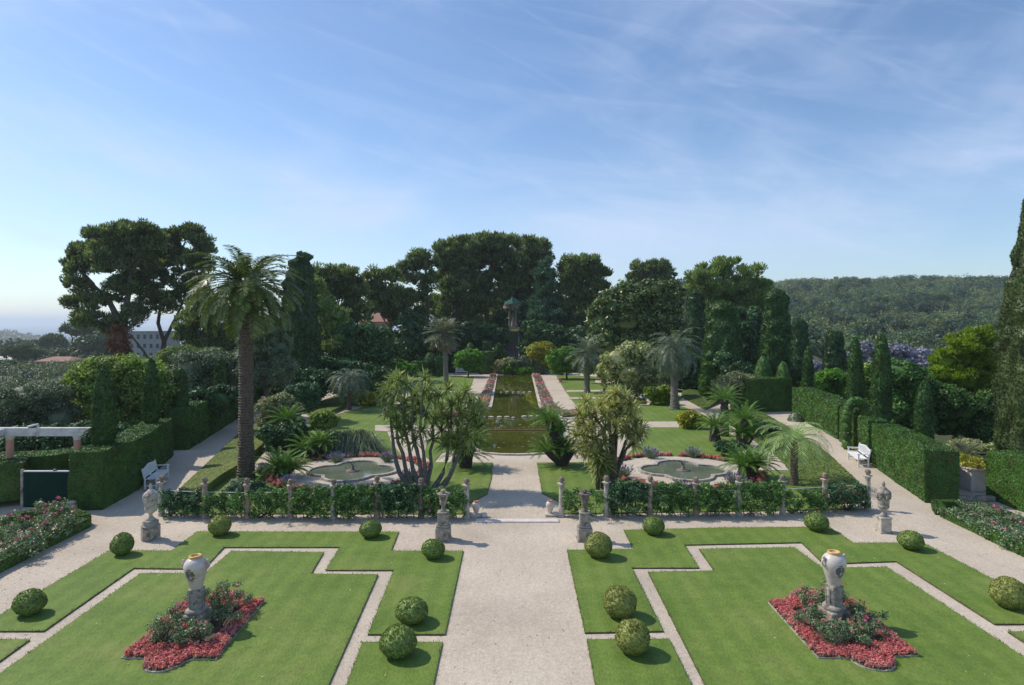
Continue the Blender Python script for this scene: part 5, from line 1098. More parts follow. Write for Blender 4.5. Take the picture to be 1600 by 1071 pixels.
# trough planters between the right hedges
for px, lab, Yq in ((1497, 'grey trough planter with yellow leaved shrub, beside the hedge end', 29.5), (1520, 'tall trough planter with yellow leaved shrub, beside the sunlit hedge', 28.6)):
    x = (px - VX) / F * Yq; rt = thing('trough_planter', (x, Yq, 0), lab, 'planter', 'trough planters in the hedge gap'); m = MB(); m.box(-.35, .35, -.4, .4, 0, .95, .03); m.box(-.4, .4, -.45, .45, .95, 1.03, .02); m.build('trough', 'beam_white' if px < 1500 else 'pinkstep', rt)
    m = MB(); cc = rng.normal(size=(22, 3)) * (.3, .3, .13) + (0, 0, 1.25); leaf_clumps(m, cc, .24, 44, .11, .07); m.build('shrub', 'gold', rt)
palm('pale fan palm in the gap between the right hedges', 1508, 790, 716, Y=31, nf=34, Lf=1.1, tr=.16, mat='fanpalm', els=(-.3, 1.4), droop=(.7, 1.2), ll=.3, n=18, wd=.04)
a = xy(1478, 783); m = MB(); m.box(a[0] - .2, a[0] + 2.0, a[1] - .15, a[1] + .15, 0, .22, .03); tag(m.build('stone_kerb', 'weathered', None), 'low grey kerb in front of the trough planters', 'kerb')
# ---------------------------------------------------------------- trees: distant left
tree('stone_pine', 'umbrella shaped pine far off on the left, in front of the sea', 'tree', 260, 113, [(112, 514, 18, 8), (126, 519, 14, 7), (100, 517, 8, 5)], ('farwood', 'bark'), 'pine', .5, kmul=.8)
tree('distant_tree', 'rounded pine behind the orange roofed house', 'tree', 300, 84, [(84, 531, 15, 9), (72, 536, 14, 7), (96, 537, 10, 7)], ('farwood', 'bark'), 'pine', .5, kmul=.8)
tree('distant_tree', 'dark spreading pine left of the orange house', 'tree', 230, 35, [(30, 547, 24, 9), (48, 552, 20, 9), (15, 553, 14, 7), (38, 560, 18, 9)], ('farwood', 'bark'), 'pine', .5, kmul=.8)
tree('distant_tree', 'blue green tree mass below the umbrella pine', 'tree', 240, 150, [(140, 540, 24, 16), (160, 535, 20, 22), (130, 555, 22, 14), (180, 545, 22, 26), (155, 565, 30, 20)], ('farwood', 'bark'), 'leaf', .5, kmul=.8)
tree('distant_tree', 'tall hazy pine beside the white house', 'tree', 250, 158, [(150, 512, 26, 10), (172, 515, 24, 12), (160, 526, 30, 10)], ('farwood', 'bark'), 'pine', .5, kmul=.8)
shrub('distant_shrub', 'row of low trees behind the orange house', 'trees', 240, [(75, 560, 20, 10), (100, 556, 18, 9), (120, 566, 16, 12), (60, 563, 14, 9)], 'farwood', group=None)
shrub('distant_shrub', 'bushes at the left picture edge below the pale roof', 'bush', 190, [(10, 580, 22, 16), (35, 583, 18, 14), (50, 592, 16, 12), (0, 600, 30, 15)], 'broad')
shrub('distant_shrub', 'bushes in front of the orange house', 'bush', 160, [(80, 588, 22, 9), (110, 590, 22, 10), (135, 580, 16, 12), (60, 600, 30, 14)], 'olive', 'fine')
tag(shrub('hillside_scrub', None, None, 420, [(10, 552, 30, 10), (55, 545, 25, 8), (90, 548, 20, 8), (120, 545, 20, 10), (-20, 545, 30, 14), (20, 535, 18, 6), (60, 538, 25, 6)], 'farwood'), 'hazy wooded ground between the house and the sea', 'woods', kind='stuff')
def house(name, label, cat, px, w, ytop, ybase, Y, wallm, roofm, rows, depth=8, roofh=1.4, rz=0., nw=4):
    x = (px - VX) / F * Y; zt = H - (ytop - VY) / F * Y; zb = H - (ybase - VY) / F * Y; ww = w * Y / 1000 / 2
    rt = thing(name, (x, Y, zb), label, cat, rz=rz); h = zt - zb; m = MB(); m.box(-ww, ww, 0, depth, -6, h); m.build('wall', wallm, rt)
    e = .5; m = MB()
    if roofh: V = [(-ww - e, -e, h), (ww + e, -e, h), (ww + e, depth + e, h), (-ww - e, depth + e, h), (-ww * .55, depth / 2, h + roofh), (ww * .55, depth / 2, h + roofh)]; m.add(V, [(0, 1, 5, 4), (2, 3, 4, 5), (1, 2, 5), (3, 0, 4), (3, 2, 1, 0)])
    else: m.box(-ww - .2, ww + .2, -.2, depth + .2, h, h + .3)
    m.build('roof', roofm, rt)
    for r in range(rows):
        for k in range(nw):
            wx = -ww + (k + .5) * 2 * ww / nw; z = h - 1.6 - r * 3.0; m = MB(); m.box(wx - .45, wx + .45, -.06, .05, z - .75, z + .75); wd = m.build('window', 'windowdark', rt); m = MB(); m.box(wx - .55, wx + .55, -.1, -.0, z - .85, z - .76); m.build('sill', 'beam_white', wd)
    return rt
house('villa', 'orange villa with a hipped tile roof among trees', 'house', 82, 52, 565, 582, 200, 'orange_wall', 'rooftile', 1, 9, 1.3)
house('villa', 'low orange wing with a tiled roof below the villa', 'house', 94, 30, 575, 584, 192, 'orange_wall', 'rooftile', 0, 6, .8)
house('apartment_house', 'large white house half hidden behind the big pine', 'building', 226, 50, 519, 562, 210, 'oldwall', 'oldwall', 4, 12, 0, nw=5)
house('villa', 'pink tile roofed house glimpsed between the dark pines', 'house', 583, 42, 503, 530, 180, 'orange_wall', 'rooftile', 2, 9, 2.4)
house('villa', 'pale blue grey roof at the left picture edge', 'house', 5, 48, 562, 575, 240, 'oldwall', 'beam_white', 0, 9, 1.4)
# ---------------------------------------------------------------- left pines
tree('pine_tree', 'tallest spreading pine at the left, with dead ivy on its trunk', 'tree', 78, 203, [(165, 376, 36, 24), (205, 366, 42, 18), (240, 380, 22, 24), (135, 398, 28, 20), (118, 415, 18, 14), (175, 412, 42, 28), (215, 405, 32, 30), (125, 445, 22, 15), (150, 470, 26, 16), (118, 472, 18, 11), (200, 450, 34, 26), (135, 500, 28, 13), (175, 505, 26, 16), (205, 490, 26, 18)], ('pine', 'bark'), 'pine', .7,
     forks=[[(203, 600, .75), (196, 555, .62), (190, 510, .5)], [(190, 510, .42), (170, 470, .3), (145, 445, .18)], [(190, 510, .42), (200, 465, .32), (205, 420, .2)], [(196, 555, .3), (160, 510, .2), (130, 498, .1)]], kmul=1.1)
shrub('dead_ivy', 'rust brown dead ivy round the trunk of the tall pine', 'ivy', 77, [(184, 530, 15, 22), (190, 552, 13, 14), (178, 545, 12, 12)], 'dry', 'spray', kmul=.7)
tree('pine_tree', 'forked pine just left of the big palm', 'tree', 82, 248, [(258, 376, 26, 18), (292, 368, 28, 16), (318, 385, 18, 18), (270, 408, 34, 26), (305, 415, 28, 26), (240, 430, 22, 22), (290, 450, 30, 22), (262, 470, 30, 18), (310, 460, 18, 18), (232, 462, 22, 14)], ('pine', 'bark'), 'pine', .45,
     forks=[[(248, 600, .42), (254, 560, .36), (256, 535, .32)], [(256, 535, .26), (247, 505, .22), (252, 470, .16)], [(256, 535, .26), (272, 502, .2), (300, 482, .13)], [(248, 590, .2), (225, 550, .14), (203, 522, .07)], [(272, 502, .16), (285, 475, .12), (292, 450, .08)]])
tree('pine_tree', 'broad dark pine behind the big palm trunk', 'tree', 70, 335, [(330, 485, 34, 26), (300, 500, 28, 20), (350, 515, 34, 28), (310, 530, 34, 20), (285, 520, 18, 14), (345, 545, 34, 20), (370, 475, 28, 30)], ('pine', 'bark_dark'), 'pine', .4)
shrub('background_shrub', 'brownish green thicket below the forked pine', 'bush', 66, [(275, 560, 26, 16), (300, 558, 26, 16), (330, 562, 30, 16), (262, 575, 20, 14)], 'pine_light', 'fine')
shrub('olive_tree', 'rounded grey green olive behind the small cypresses', 'tree', 50, [(300, 575, 32, 24), (330, 568, 30, 22), (280, 590, 22, 20), (340, 595, 34, 28), (305, 605, 30, 22)], 'olive', 'fine')
tree('tree', 'silver green olive tree beside the big palm trunk', 'tree', 50, 415, [(415, 515, 30, 18), (395, 540, 22, 24), (432, 545, 22, 26), (412, 575, 34, 30), (440, 580, 20, 24), (380, 580, 20, 26)], ('olive', 'bark'), 'fine', .25)
bpy.data.objects['tree'].name = 'olive_tree'
tree('loquat_tree', 'bright leafy tree with pale glossy clumps behind the left hedge', 'tree', 38, 195, [(150, 588, 36, 24), (190, 580, 38, 22), (228, 588, 34, 22), (125, 608, 28, 22), (170, 615, 46, 30), (225, 622, 40, 32), (255, 612, 20, 24), (145, 645, 38, 26), (200, 655, 44, 30), (245, 655, 24, 24)], ('lime', 'bark'), 'leaf', .25, kmul=.9)
tree('olive_tree', 'large grey green olive tree at the left picture edge', 'tree', 36, 50, [(30, 625, 44, 28), (75, 620, 36, 22), (0, 640, 30, 30), (60, 650, 50, 30), (95, 655, 26, 28), (20, 680, 50, 28)], ('olive', 'bark'), 'fine', .22)
shrub('background_shrub', 'dark shrubs filling the gap behind the pergola', 'bush', 33, [(40, 690, 40, 22), (90, 690, 40, 26), (135, 690, 30, 30), (170, 690, 25, 30), (0, 700, 30, 20)], 'broad_dark')
shrub('background_shrub', 'dark shrubs behind the small cypresses, left hedge', 'bush', 42, [(230, 660, 25, 26), (270, 650, 28, 30), (310, 635, 30, 26), (345, 625, 28, 22)], 'broad_dark')
# small clipped cypresses in the left hedge, right hedge
for lab, px, yt, yb, w, Y, mt in [('thin dark cypress nearest in the left hedge, beside the pergola', 161.5, 571, 696, 32, 27.5, 'cypress'), ('second thin cypress along the left hedge', 236.5, 560, 660, 23, 34, 'cypress'), ('third thin cypress along the left hedge', 282, 574, 640, 20, 38.5, 'cypress'), ('fourth and smallest thin cypress along the left hedge', 344, 556, 612, 15, 44, 'cypress'),
                                  ('thin cypress standing at the arch in the right hedge', 1336.5, 526, 662, 24, 40, 'cypress'), ('thick dark cypress rising behind the sunlit bench', 1377.5, 518, 664, 27, 35.5, 'cypress'), ('short thin cypress nearest in the right hedge', 1444, 594, 694, 26, 30.5, 'cypress'), ('very thin cypress beside the far end of the right hedge', 1262.5, 540, 612, 15, 52, 'cypress')]:
    spire('cypress', lab, px, yt, yb, w, Y, mt, 'thin cypresses rising from the hedges', blunt=0, prof=[(.01, 0), (.7, 0), (.95, .08), (1, .25), (.95, .5), (.8, .72), (.55, .86), (.3, .95), (.01, 1)])
for lab, px, yt, yb, w, Y, mt in [('ivy textured clipped cone behind the grey palm', 1128, 470, 612, 62, 62, 'cypress'), ('clipped dark cone behind the tall palm crown', 1086, 452, 600, 34, 72, 'cypress_dark'), ('smooth dark green cone right of the pines', 1213, 452, 600, 46, 66, 'cypress'), ('slim dark cone against the forested hill', 1249.5, 497, 605, 28, 60, 'cypress_dark'), ('stubby cone against the forested hill', 1303.5, 517, 605, 34, 58, 'cypress_dark'), ('bright green low cone at the foot of the ivy textured cone', 1106, 566, 618, 26, 60, 'hedge')]:
    spire('clipped_cone', lab, px, yt, yb, w, Y, mt, 'clipped cones behind the right lawns', blunt=.9, amp=.09)
GY = 33.
spire('giant_cypress', 'huge olive green cypress cut by the right picture edge', 1628, 225, 705, 118, GY, 'giant', z0=0., blunt=0, amp=.10, dens=.9, prof=[(.01, 0), (.7, .0), (.95, .06), (1, .2), (.95, .36), (.80, .48), (.60, .62), (.42, .74), (.24, .87), (.10, .96), (.01, 1)])
spire('italian_cypress', 'very tall dark cypress half hidden behind the big palm', 470, 392, 625, 54, 60, 'cypress_dark', blunt=.2, amp=.26, prof=[(.01, 0), (.9, 0), (1, .1), (1, .4), (.92, .6), (.78, .78), (.5, .92), (.2, .98), (.01, 1)])
# ---------------------------------------------------------------- centre-left wood
tree('pine_tree', 'dark pine right of the big palm crown', 'tree', 84, 530, [(510, 432, 30, 18), (540, 430, 24, 17), (552, 455, 22, 22), (520, 462, 36, 26), (500, 485, 26, 26), (555, 490, 24, 20), (530, 505, 36, 26)], ('pine', 'bark_dark'), 'pine', .4)
tree('pine_tree', 'lighter bushy pine in front of the dark cypress', 'tree', 72, 505, [(490, 450, 16, 18), (505, 475, 20, 20), (520, 500, 24, 20), (505, 525, 28, 22), (530, 540, 24, 24), (490, 550, 22, 24)], ('pine_light', 'bark_dark'), 'pine', .3)
tree('pine_tree', 'rounded mid green pine in the dip of the skyline', 'tree', 98, 615, [(590, 435, 22, 16), (610, 432, 16, 14), (575, 455, 24, 18), (605, 465, 32, 22), (630, 470, 22, 20), (590, 485, 28, 14), (622, 495, 24, 18)], ('pine', 'bark'), 'pine', .35)
tree('broadleaf_tree', 'dark rounded tree left of the pink roof', 'tree', 72, 565, [(550, 540, 26, 28), (575, 530, 26, 26), (560, 565, 34, 28), (530, 570, 24, 26), (590, 560, 24, 24)], ('broad_dark', 'bark_dark'), 'leaf', .3)
tree('broadleaf_tree', 'mid green leafy tree below the pink roof', 'tree', 80, 600, [(598, 535, 20, 22), (590, 555, 24, 24), (612, 560, 16, 24), (600, 578, 26, 20)], ('broad', 'bark_dark'), 'leaf', .25)
tree('pine_tree', 'leaning open pine with sky showing through its trunk', 'tree', 104, 668, [(655, 402, 18, 14), (640, 418, 18, 13), (668, 412, 18, 16), (628, 430, 12, 10), (650, 436, 20, 12), (672, 440, 14, 16), (640, 470, 18, 20), (655, 495, 16, 18), (662, 460, 12, 12)], ('pine', 'bark'), 'pine', .3, forks=[[(669, 560, .3), (669, 500, .26), (667, 440, .2)], [(667, 450, .15), (655, 430, .12), (645, 420, .08)]])
tree('pine_tree', 'large pine at the left of the central group', 'tree', 112, 712, [(700, 395, 24, 18), (722, 385, 24, 16), (712, 415, 32, 20), (690, 440, 18, 20), (725, 440, 32, 24), (705, 465, 28, 24), (735, 480, 24, 24), (690, 490, 20, 20)], ('pine', 'bark'), 'pine', .5)
tree('pine_tree', 'tallest pine of the central group with bare inner branches', 'tree', 116, 765, [(755, 382, 34, 15), (790, 380, 30, 15), (738, 400, 24, 20), (775, 402, 40, 18), (800, 410, 26, 20), (745, 432, 28, 24), (785, 435, 34, 20), (770, 462, 30, 16), (745, 470, 22, 20)], ('pine', 'bark'), 'pine', .55, forks=[[(765, 570, .55), (762, 520, .5), (758, 450, .4)], [(758, 450, .32), (748, 420, .2), (742, 400, .12)], [(758, 455, .32), (772, 420, .22), (785, 395, .12)], [(762, 480, .25), (778, 455, .16), (795, 430, .09)]])
tree('pine_tree', 'pine behind the temple roof', 'tree', 128, 800, [(830, 385, 28, 16), (845, 400, 20, 22), (820, 410, 30, 20), (835, 440, 32, 24), (815, 462, 28, 20), (800, 450, 24, 22), (850, 470, 24, 26), (780, 490, 28, 24)], ('pine', 'bark'), 'pine', .5)
tree('cedar_tree', 'layered dark cedar right of the temple', 'tree', 106, 854, [(853, 410, 10, 11), (852, 430, 20, 10), (856, 450, 26, 11), (850, 472, 32, 12), (856, 495, 36, 12), (850, 520, 40, 14), (858, 545, 44, 16), (845, 500, 20, 40)], ('pine_blue', 'bark_dark'), 'pine', .4)
tree('pine_tree', 'round headed dark pine right of the centre', 'tree', 106, 905, [(895, 415, 22, 15), (918, 412, 24, 14), (938, 428, 18, 16), (905, 435, 32, 18), (930, 450, 24, 16), (895, 458, 24, 18), (918, 472, 24, 14), (898, 490, 26, 22), (885, 520, 26, 26), (910, 520, 26, 22)], ('pine', 'bark_dark'), 'pine', .45)
tree('pine_tree', 'far pine crown seen above the magnolia', 'tree', 140, 1018, [(1000, 420, 20, 12), (1025, 418, 20, 12), (1042, 430, 16, 12), (1010, 435, 32, 13), (1035, 445, 25, 12), (990, 438, 14, 11)], ('pine', 'bark'), 'pine', .4)
tree('magnolia_tree', 'big glossy magnolia right of the stairs', 'tree', 82, 995, [(955, 478, 26, 20), (985, 460, 30, 18), (1020, 455, 30, 16), (1050, 460, 20, 18), (940, 505, 28, 26), (975, 500, 42, 32), (1020, 495, 42, 34), (950, 540, 34, 26), (1000, 540, 46, 28), (1040, 520, 28, 30)], ('magnolia', 'bark_dark'), 'leaf', .4, kmul=1.1)
tree('pine_tree', 'large light pine at the right end of the tree line', 'tree', 92, 1130, [(1100, 430, 24, 18), (1135, 418, 28, 16), (1168, 428, 24, 16), (1188, 448, 16, 18), (1110, 455, 32, 22), (1150, 455, 36, 24), (1080, 448, 18, 18), (1175, 475, 24, 24), (1110, 490, 30, 30), (1145, 490, 34, 26)], ('pine_light', 'bark_dark'), 'pine', .45)
tree('broadleaf_tree', 'dark trees behind the ivy textured cone', 'tree', 84, 1160, [(1165, 510, 30, 30), (1190, 530, 28, 34), (1150, 550, 34, 34), (1185, 565, 34, 28), (1215, 570, 26, 24)], ('broad_dark', 'bark_dark'), 'leaf', .35)
for lab, px, Y, rows in [('dark far pine left of the temple, low in the wood', 700, 136, [(680, 480, 22, 20), (705, 490, 26, 22), (725, 500, 26, 18), (650, 505, 22, 16)]),
                         ('dark far pine directly behind the temple', 790, 138, [(770, 480, 26, 24), (800, 490, 30, 26), (830, 488, 26, 24), (815, 470, 26, 18), (764, 503, 22, 10), (788, 506, 20, 9)]),
                         ('dark far pine between the cedar and the magnolia', 930, 134, [(905, 500, 28, 24), (935, 505, 26, 22), (875, 500, 24, 24)])]:
    tree('pine_tree', lab, 'tree', Y, px, rows, ('pine', 'bark_dark'), 'pine', .35, kmul=.8)
# dark understory in the middle
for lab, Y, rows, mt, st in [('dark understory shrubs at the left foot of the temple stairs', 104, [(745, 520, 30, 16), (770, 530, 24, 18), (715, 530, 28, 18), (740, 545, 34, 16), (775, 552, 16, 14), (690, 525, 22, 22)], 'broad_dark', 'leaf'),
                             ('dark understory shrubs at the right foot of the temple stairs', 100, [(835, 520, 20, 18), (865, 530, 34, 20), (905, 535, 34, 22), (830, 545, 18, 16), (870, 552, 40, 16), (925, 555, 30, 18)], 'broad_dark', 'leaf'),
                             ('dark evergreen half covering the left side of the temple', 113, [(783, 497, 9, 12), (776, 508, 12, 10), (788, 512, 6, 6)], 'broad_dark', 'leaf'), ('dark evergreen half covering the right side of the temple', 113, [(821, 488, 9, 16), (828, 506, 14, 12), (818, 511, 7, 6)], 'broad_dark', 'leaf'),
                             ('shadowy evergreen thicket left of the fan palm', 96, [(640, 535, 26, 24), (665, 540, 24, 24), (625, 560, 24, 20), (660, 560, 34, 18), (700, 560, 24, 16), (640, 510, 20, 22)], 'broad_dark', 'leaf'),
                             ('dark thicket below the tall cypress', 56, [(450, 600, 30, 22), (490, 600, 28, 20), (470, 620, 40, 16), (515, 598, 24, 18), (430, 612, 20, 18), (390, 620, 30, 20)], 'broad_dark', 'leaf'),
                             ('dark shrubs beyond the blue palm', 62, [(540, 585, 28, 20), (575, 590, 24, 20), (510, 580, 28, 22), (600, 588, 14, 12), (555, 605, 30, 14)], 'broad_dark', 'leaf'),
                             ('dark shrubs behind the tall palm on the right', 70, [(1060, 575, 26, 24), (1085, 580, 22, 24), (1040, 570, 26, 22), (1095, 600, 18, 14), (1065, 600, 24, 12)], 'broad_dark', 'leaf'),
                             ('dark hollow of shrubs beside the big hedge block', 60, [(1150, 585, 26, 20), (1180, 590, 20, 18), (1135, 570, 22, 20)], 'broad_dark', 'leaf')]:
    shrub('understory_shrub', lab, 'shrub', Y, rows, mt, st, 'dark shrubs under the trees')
# temple and stairs
zt0 = 6.55; tx, ty = (801 - VX) / F * 120.5, 120.5
rt = thing('garden_temple', (tx, ty, zt0), 'small round stone temple with a green roof above the stairs', 'temple')
m = MB(); m.lathe([(2.1, -.6), (2.1, 0), (1.9, .02), (1.9, .18)], 16, smooth=False); m.build('base', 'weathered', rt)
for k in range(8): a = k * pi / 4 + pi / 8; m = MB(); m.lathe([(.2, .18), (.17, .4), (.15, 3.3), (.2, 3.5)], 12, (1.5 * cos(a), 1.5 * sin(a), 0)); m.build('pillar', 'weathered', rt)  # darker stone: shade of the overhanging pines put into the pillar colour
m = MB(); m.lathe([(1.75, 3.5), (1.75, 4.1), (1.85, 4.15), (1.85, 4.3)], 16, smooth=False); m.build('entablature', 'weathered', rt)
m = MB(); m.lathe([(1.9, 4.3), (1.85, 4.4), (1.1, 4.95), (.5, 5.4), (.15, 5.75), (.05, 6.0)], 8, smooth=False); m.build('roof', 'copper', rt)
m = MB(); m.lathe([(.3, .18), (.3, .8), (.2, .9), (.2, 1.0)], 12); m.tube([(0, 0, 1.), (.05, 0, 1.7), (0, 0, 2.3)], [.2, .22, .12], 8); lump(m, (0, 0, 2.45), (.13, .13, .16), 2, .05); m.build('statue', 'weathered', rt)
m = MB(); ns = 26
for i in range(ns):
    q = i / ns; y = 96.5 + q * 22; z = .9 + q * (zt0 - .95); m.box(tx - 1.0, tx + 1.0, y, y + 22 / ns + .3, z - 2, z, .0)
o = m.build('stone_steps', 'darkstone', None, (tx, 107, 0)); tag(o, 'dark stone stairway climbing to the temple', 'stairs')
m = MB()
for s in (-1, 1): V = [(tx + s * 1.15, 96, .3), (tx + s * 1.15, 119, zt0 + .3)]; m.tube([(tx + s * 1.15, 96.2, 1.2), (tx + s * 1.15, 118, zt0 + .35)], .13, 6)
tag(m.build('stair_kerb', 'weathered', None, (tx, 107, 0)), 'stone kerbs flanking the temple stairway', 'kerb')
# topiary group left of the stairs, and small trees round the canal head
def tblock(lab, px, py, w, h, Y, mt='hedge', dome=False, rz=0., zt=None, dp=None):
    c = P(px, py + h / 2, Y); R = w * Y / 2000; hh = h * Y / 1000; zb = float(terr(c[0], c[1])) - .3; z1 = zt or c[2] + hh; m = MB()
    if dome: V, Fs = ico(3); V = V * (1 + .05 * n3(V, 3, px))[:, None] * (R, R, (z1 - zb)); V = V[:] + (0, 0, 0); V[:, 2] = np.maximum(V[:, 2], -.2)
    else:
        d = dp or R; V, Fs = hedge_mesh([(-R, -d), (R, -d)], [z1 - zb, z1 - zb], 2 * d, 1, 0., amp=.05)
    m.add(V, Fs, 0); Ln = crd(Y, 2., .1); surf_cards(m, V, Fs, 1.5 / (Ln * Ln * .6), Ln, Ln * .6)
    o = m.build('topiary', mt, None); o.location = (c[0], c[1], zb); o.rotation_euler.z = rz; return tag(o, lab, 'topiary', 'clipped topiary at the head of the canal')
tblock('slanted box topiary with a sunlit top beside the stairs', 759, 557, 20, 14, 93, 'hedge', rz=.3)
tblock('tall clipped cube behind the slanted box', 762, 543, 14, 18, 98, 'cypress')
tblock('low clipped dome behind the clipped orange tree', 734, 545, 22, 20, 96, 'hedge', True)
tblock('dark dome topiary left of the fan palm trunk', 672, 560, 26, 20, 90, 'cypress', True)
tblock('dark clipped block under the fan palm', 690, 570, 18, 24, 89, 'cypress')
tblock('long dark clipped block behind the pale lawn edge', 657, 575, 26, 20, 88, 'cypress')
tblock('bright green dome above the big hedge block', 1193, 567, 36, 26, 56, 'hedge', True)
tblock('low bright dome in front of the big hedge block', 1224, 576, 30, 20, 54.5, 'hedge', True)
tblock('small low dome at the start of the far right hedge', 1243, 651, 24, 12, 48.5, 'olive', True)
shrub('golden_shrub', 'round golden green shrub right of the temple stairs', 'shrub', 93, [(836, 553, 13, 14), (850, 548, 16, 14), (845, 562, 16, 12)], 'golden_box', 'fine')
tree('orange_tree', 'round clipped orange tree in front of the distant bench', 'tree', 87.5, 731, [(724, 562, 14, 12), (740, 560, 15, 14), (731, 572, 18, 9)], ('bright', 'bark'), 'fine', .12, zb=0)
tree('orange_tree', 'round green tree at the head of the right canal walk', 'tree', 84, 887, [(870, 562, 14, 14), (887, 558, 18, 15), (878, 574, 20, 10), (898, 568, 12, 12)], ('bright', 'bark'), 'fine', .15, zb=0)
tree('young_tree', 'slender young tree beside the grey palm trunk', 'tree', 78, 921, [(918, 570, 8, 8), (926, 576, 8, 8), (920, 583, 9, 6)], ('lime', 'bark'), 'spray', .06, zb=0, kmul=.5)
tree('flowering_tree', 'spreading tree with pale yellow blossom over the rill', 'tree', 64, 994, [(965, 562, 24, 20), (990, 553, 24, 18), (1012, 562, 22, 20), (955, 585, 20, 18), (985, 585, 32, 24), (1015, 588, 24, 20), (998, 600, 20, 12)], ('pale_shrub', 'bark'), 'leaf', .25, zb=0)
shrub('reed_shrub', 'shrubby grey pink bush at the head of the canal', 'shrub', 92, [(784, 571, 10, 9), (797, 568, 11, 9), (776, 578, 8, 8), (805, 575, 8, 8)], 'oleander', 'fine')
shrub('reeds', 'bright green water plants at the far end of the canal', 'water plant', 91, [(793, 580, 7, 6), (812, 581, 10, 5), (824, 580, 8, 6), (803, 583, 6, 4)], 'bright', 'spray')
shrub('background_shrub', 'grey green shrubs right of the canal head', 'shrub', 92, [(838, 577, 9, 8), (828, 570, 10, 8), (818, 565, 9, 8), (850, 580, 8, 5)], 'olive', 'fine')
shrub('background_shrub', 'light shrub left of the temple stairs', 'shrub', 94, [(778, 548, 8, 10), (783, 558, 9, 9), (776, 562, 9, 8)], 'broad', 'leaf')
shrub('mounded_shrub', 'bright green mounded shrub beyond the golden shrubs', 'shrub', 76, [(605, 580, 14, 11), (622, 575, 18, 12), (640, 580, 14, 11), (620, 587, 24, 8)], 'bright', 'leaf')
for lab, Y, rows, mt, st in [('golden variegated shrub beside the blue palm trunk', 57, [(556, 626, 8, 9), (565, 618, 10, 8), (572, 628, 10, 8)], 'gold', 'leaf'), ('golden variegated shrub right of its neighbour, near the curved path', 57.5, [(583, 622, 12, 9), (588, 628, 10, 8), (592, 618, 8, 7)], 'gold', 'leaf'), ('golden variegated shrub at the corner of the right cross path', 45, [(1068, 655, 10, 10), (1080, 651, 11, 8), (1090, 658, 10, 11), (1077, 664, 10, 9)], 'gold', 'leaf'),
                             ('yellow green shrub left of the tall right palm', 58, [(1018, 614, 12, 9), (1036, 612, 12, 8), (1028, 624, 16, 9), (1040, 624, 10, 9)], 'yellowgreen', 'leaf'), ('lime green shrub behind the arching grasses', 36.5, [(495, 655, 12, 9), (510, 650, 12, 8), (502, 662, 18, 10), (520, 658, 10, 9)], 'lime', 'leaf')]:
    shrub('variegated_shrub', lab, 'shrub', Y, rows, mt, st)
shrub('oleander', 'pale pink tipped oleander mound right of the big palm', 'oleander', 39, [(420, 640, 18, 18), (440, 632, 18, 16), (455, 645, 16, 16), (435, 655, 30, 16), (420, 665, 14, 10)], 'oleander', 'fine', flowers='pink', fn=12)
shrub('oleander', 'dark oleander behind the pale pink tipped one', 'oleander', 46, [(465, 615, 18, 15), (482, 612, 14, 14), (475, 630, 24, 16), (490, 625, 10, 12)], 'climber_dark', 'fine', flowers='pink', fn=6)
shrub('oleander', 'reddish tinged oleander in front of the big hedge block', 'oleander', 54, [(1130, 603, 18, 14), (1150, 597, 20, 14), (1168, 602, 16, 14), (1145, 615, 26, 12)], 'oleander', 'fine', flowers='pink', fn=14)
shrub('dark_shrub', 'dark round shrub under the oleander mound', 'shrub', 36.5, [(425, 685, 22, 18), (450, 680, 22, 18), (470, 672, 16, 16), (440, 698, 24, 12)], 'broad_dark')
shrub('variegated_bush', 'round pale speckled bush at the foot of the big palm', 'shrub', 28.4, [(372, 762, 18, 14), (385, 766, 10, 11)], 'lavender_leaf', 'fine')
shrub('dark_shrub', 'dark shrub between the big palm and the fence', 'shrub', 28.6, [(402, 764, 12, 12), (415, 770, 12, 10), (396, 774, 10, 8)], 'climber_dark')
shrub('bank_shrub', 'brown twiggy shrub at the near end of the slanted low hedge', 'shrub', 26.8, [(296, 775, 14, 10), (310, 771, 10, 9)], 'oleander', 'fine')
shrub('bank_shrub', 'brown leaved shrubs between the last two right columns', 'shrub', 25.6, [(1310, 770, 16, 9), (1330, 768, 14, 9), (1322, 778, 22, 9)], 'oleander', 'fine', kmul=.7)
# right hand background
tree('golden_tree', 'bright yellow green tree left of the giant cypress', 'tree', 44, 1520, [(1500, 545, 30, 20), (1530, 530, 28, 20), (1480, 565, 26, 18), (1515, 570, 38, 24), (1545, 560, 22, 30), (1500, 595, 40, 22), (1535, 600, 28, 26), (1475, 588, 24, 14)], ('yellowgreen', 'bark'), 'spray', .25, kmul=1.1)
tree('broadleaf_tree', 'dark green tree under the yellow green one', 'tree', 42, 1500, [(1470, 625, 30, 26), (1500, 640, 34, 28), (1535, 640, 28, 28), (1480, 665, 36, 24), (1525, 672, 30, 22), (1555, 655, 20, 30)], ('broad', 'bark_dark'), 'leaf', .25)
shrub('leafy_shrub', 'mid green leafy shrub left of the short thin cypress', 'shrub', 42, [(1400, 585, 30, 20), (1425, 590, 26, 20), (1405, 615, 34, 26), (1440, 615, 26, 28), (1395, 645, 30, 22), (1425, 655, 34, 24)], 'climber', 'leaf')
shrub('leafy_shrub', 'bright green large leaved shrub beyond the far right hedge', 'shrub', 56, [(1275, 603, 20, 15), (1298, 592, 20, 14), (1315, 598, 16, 14), (1290, 618, 28, 16), (1318, 618, 18, 16)], 'bright', 'leaf')
shrub('leafy_shrub', 'bright leafy shrub between the two tall thin cypresses', 'shrub', 50, [(1350, 590, 22, 18), (1370, 580, 22, 16), (1355, 612, 26, 22), (1392, 588, 20, 16), (1350, 640, 20, 18)], 'lime', 'leaf')
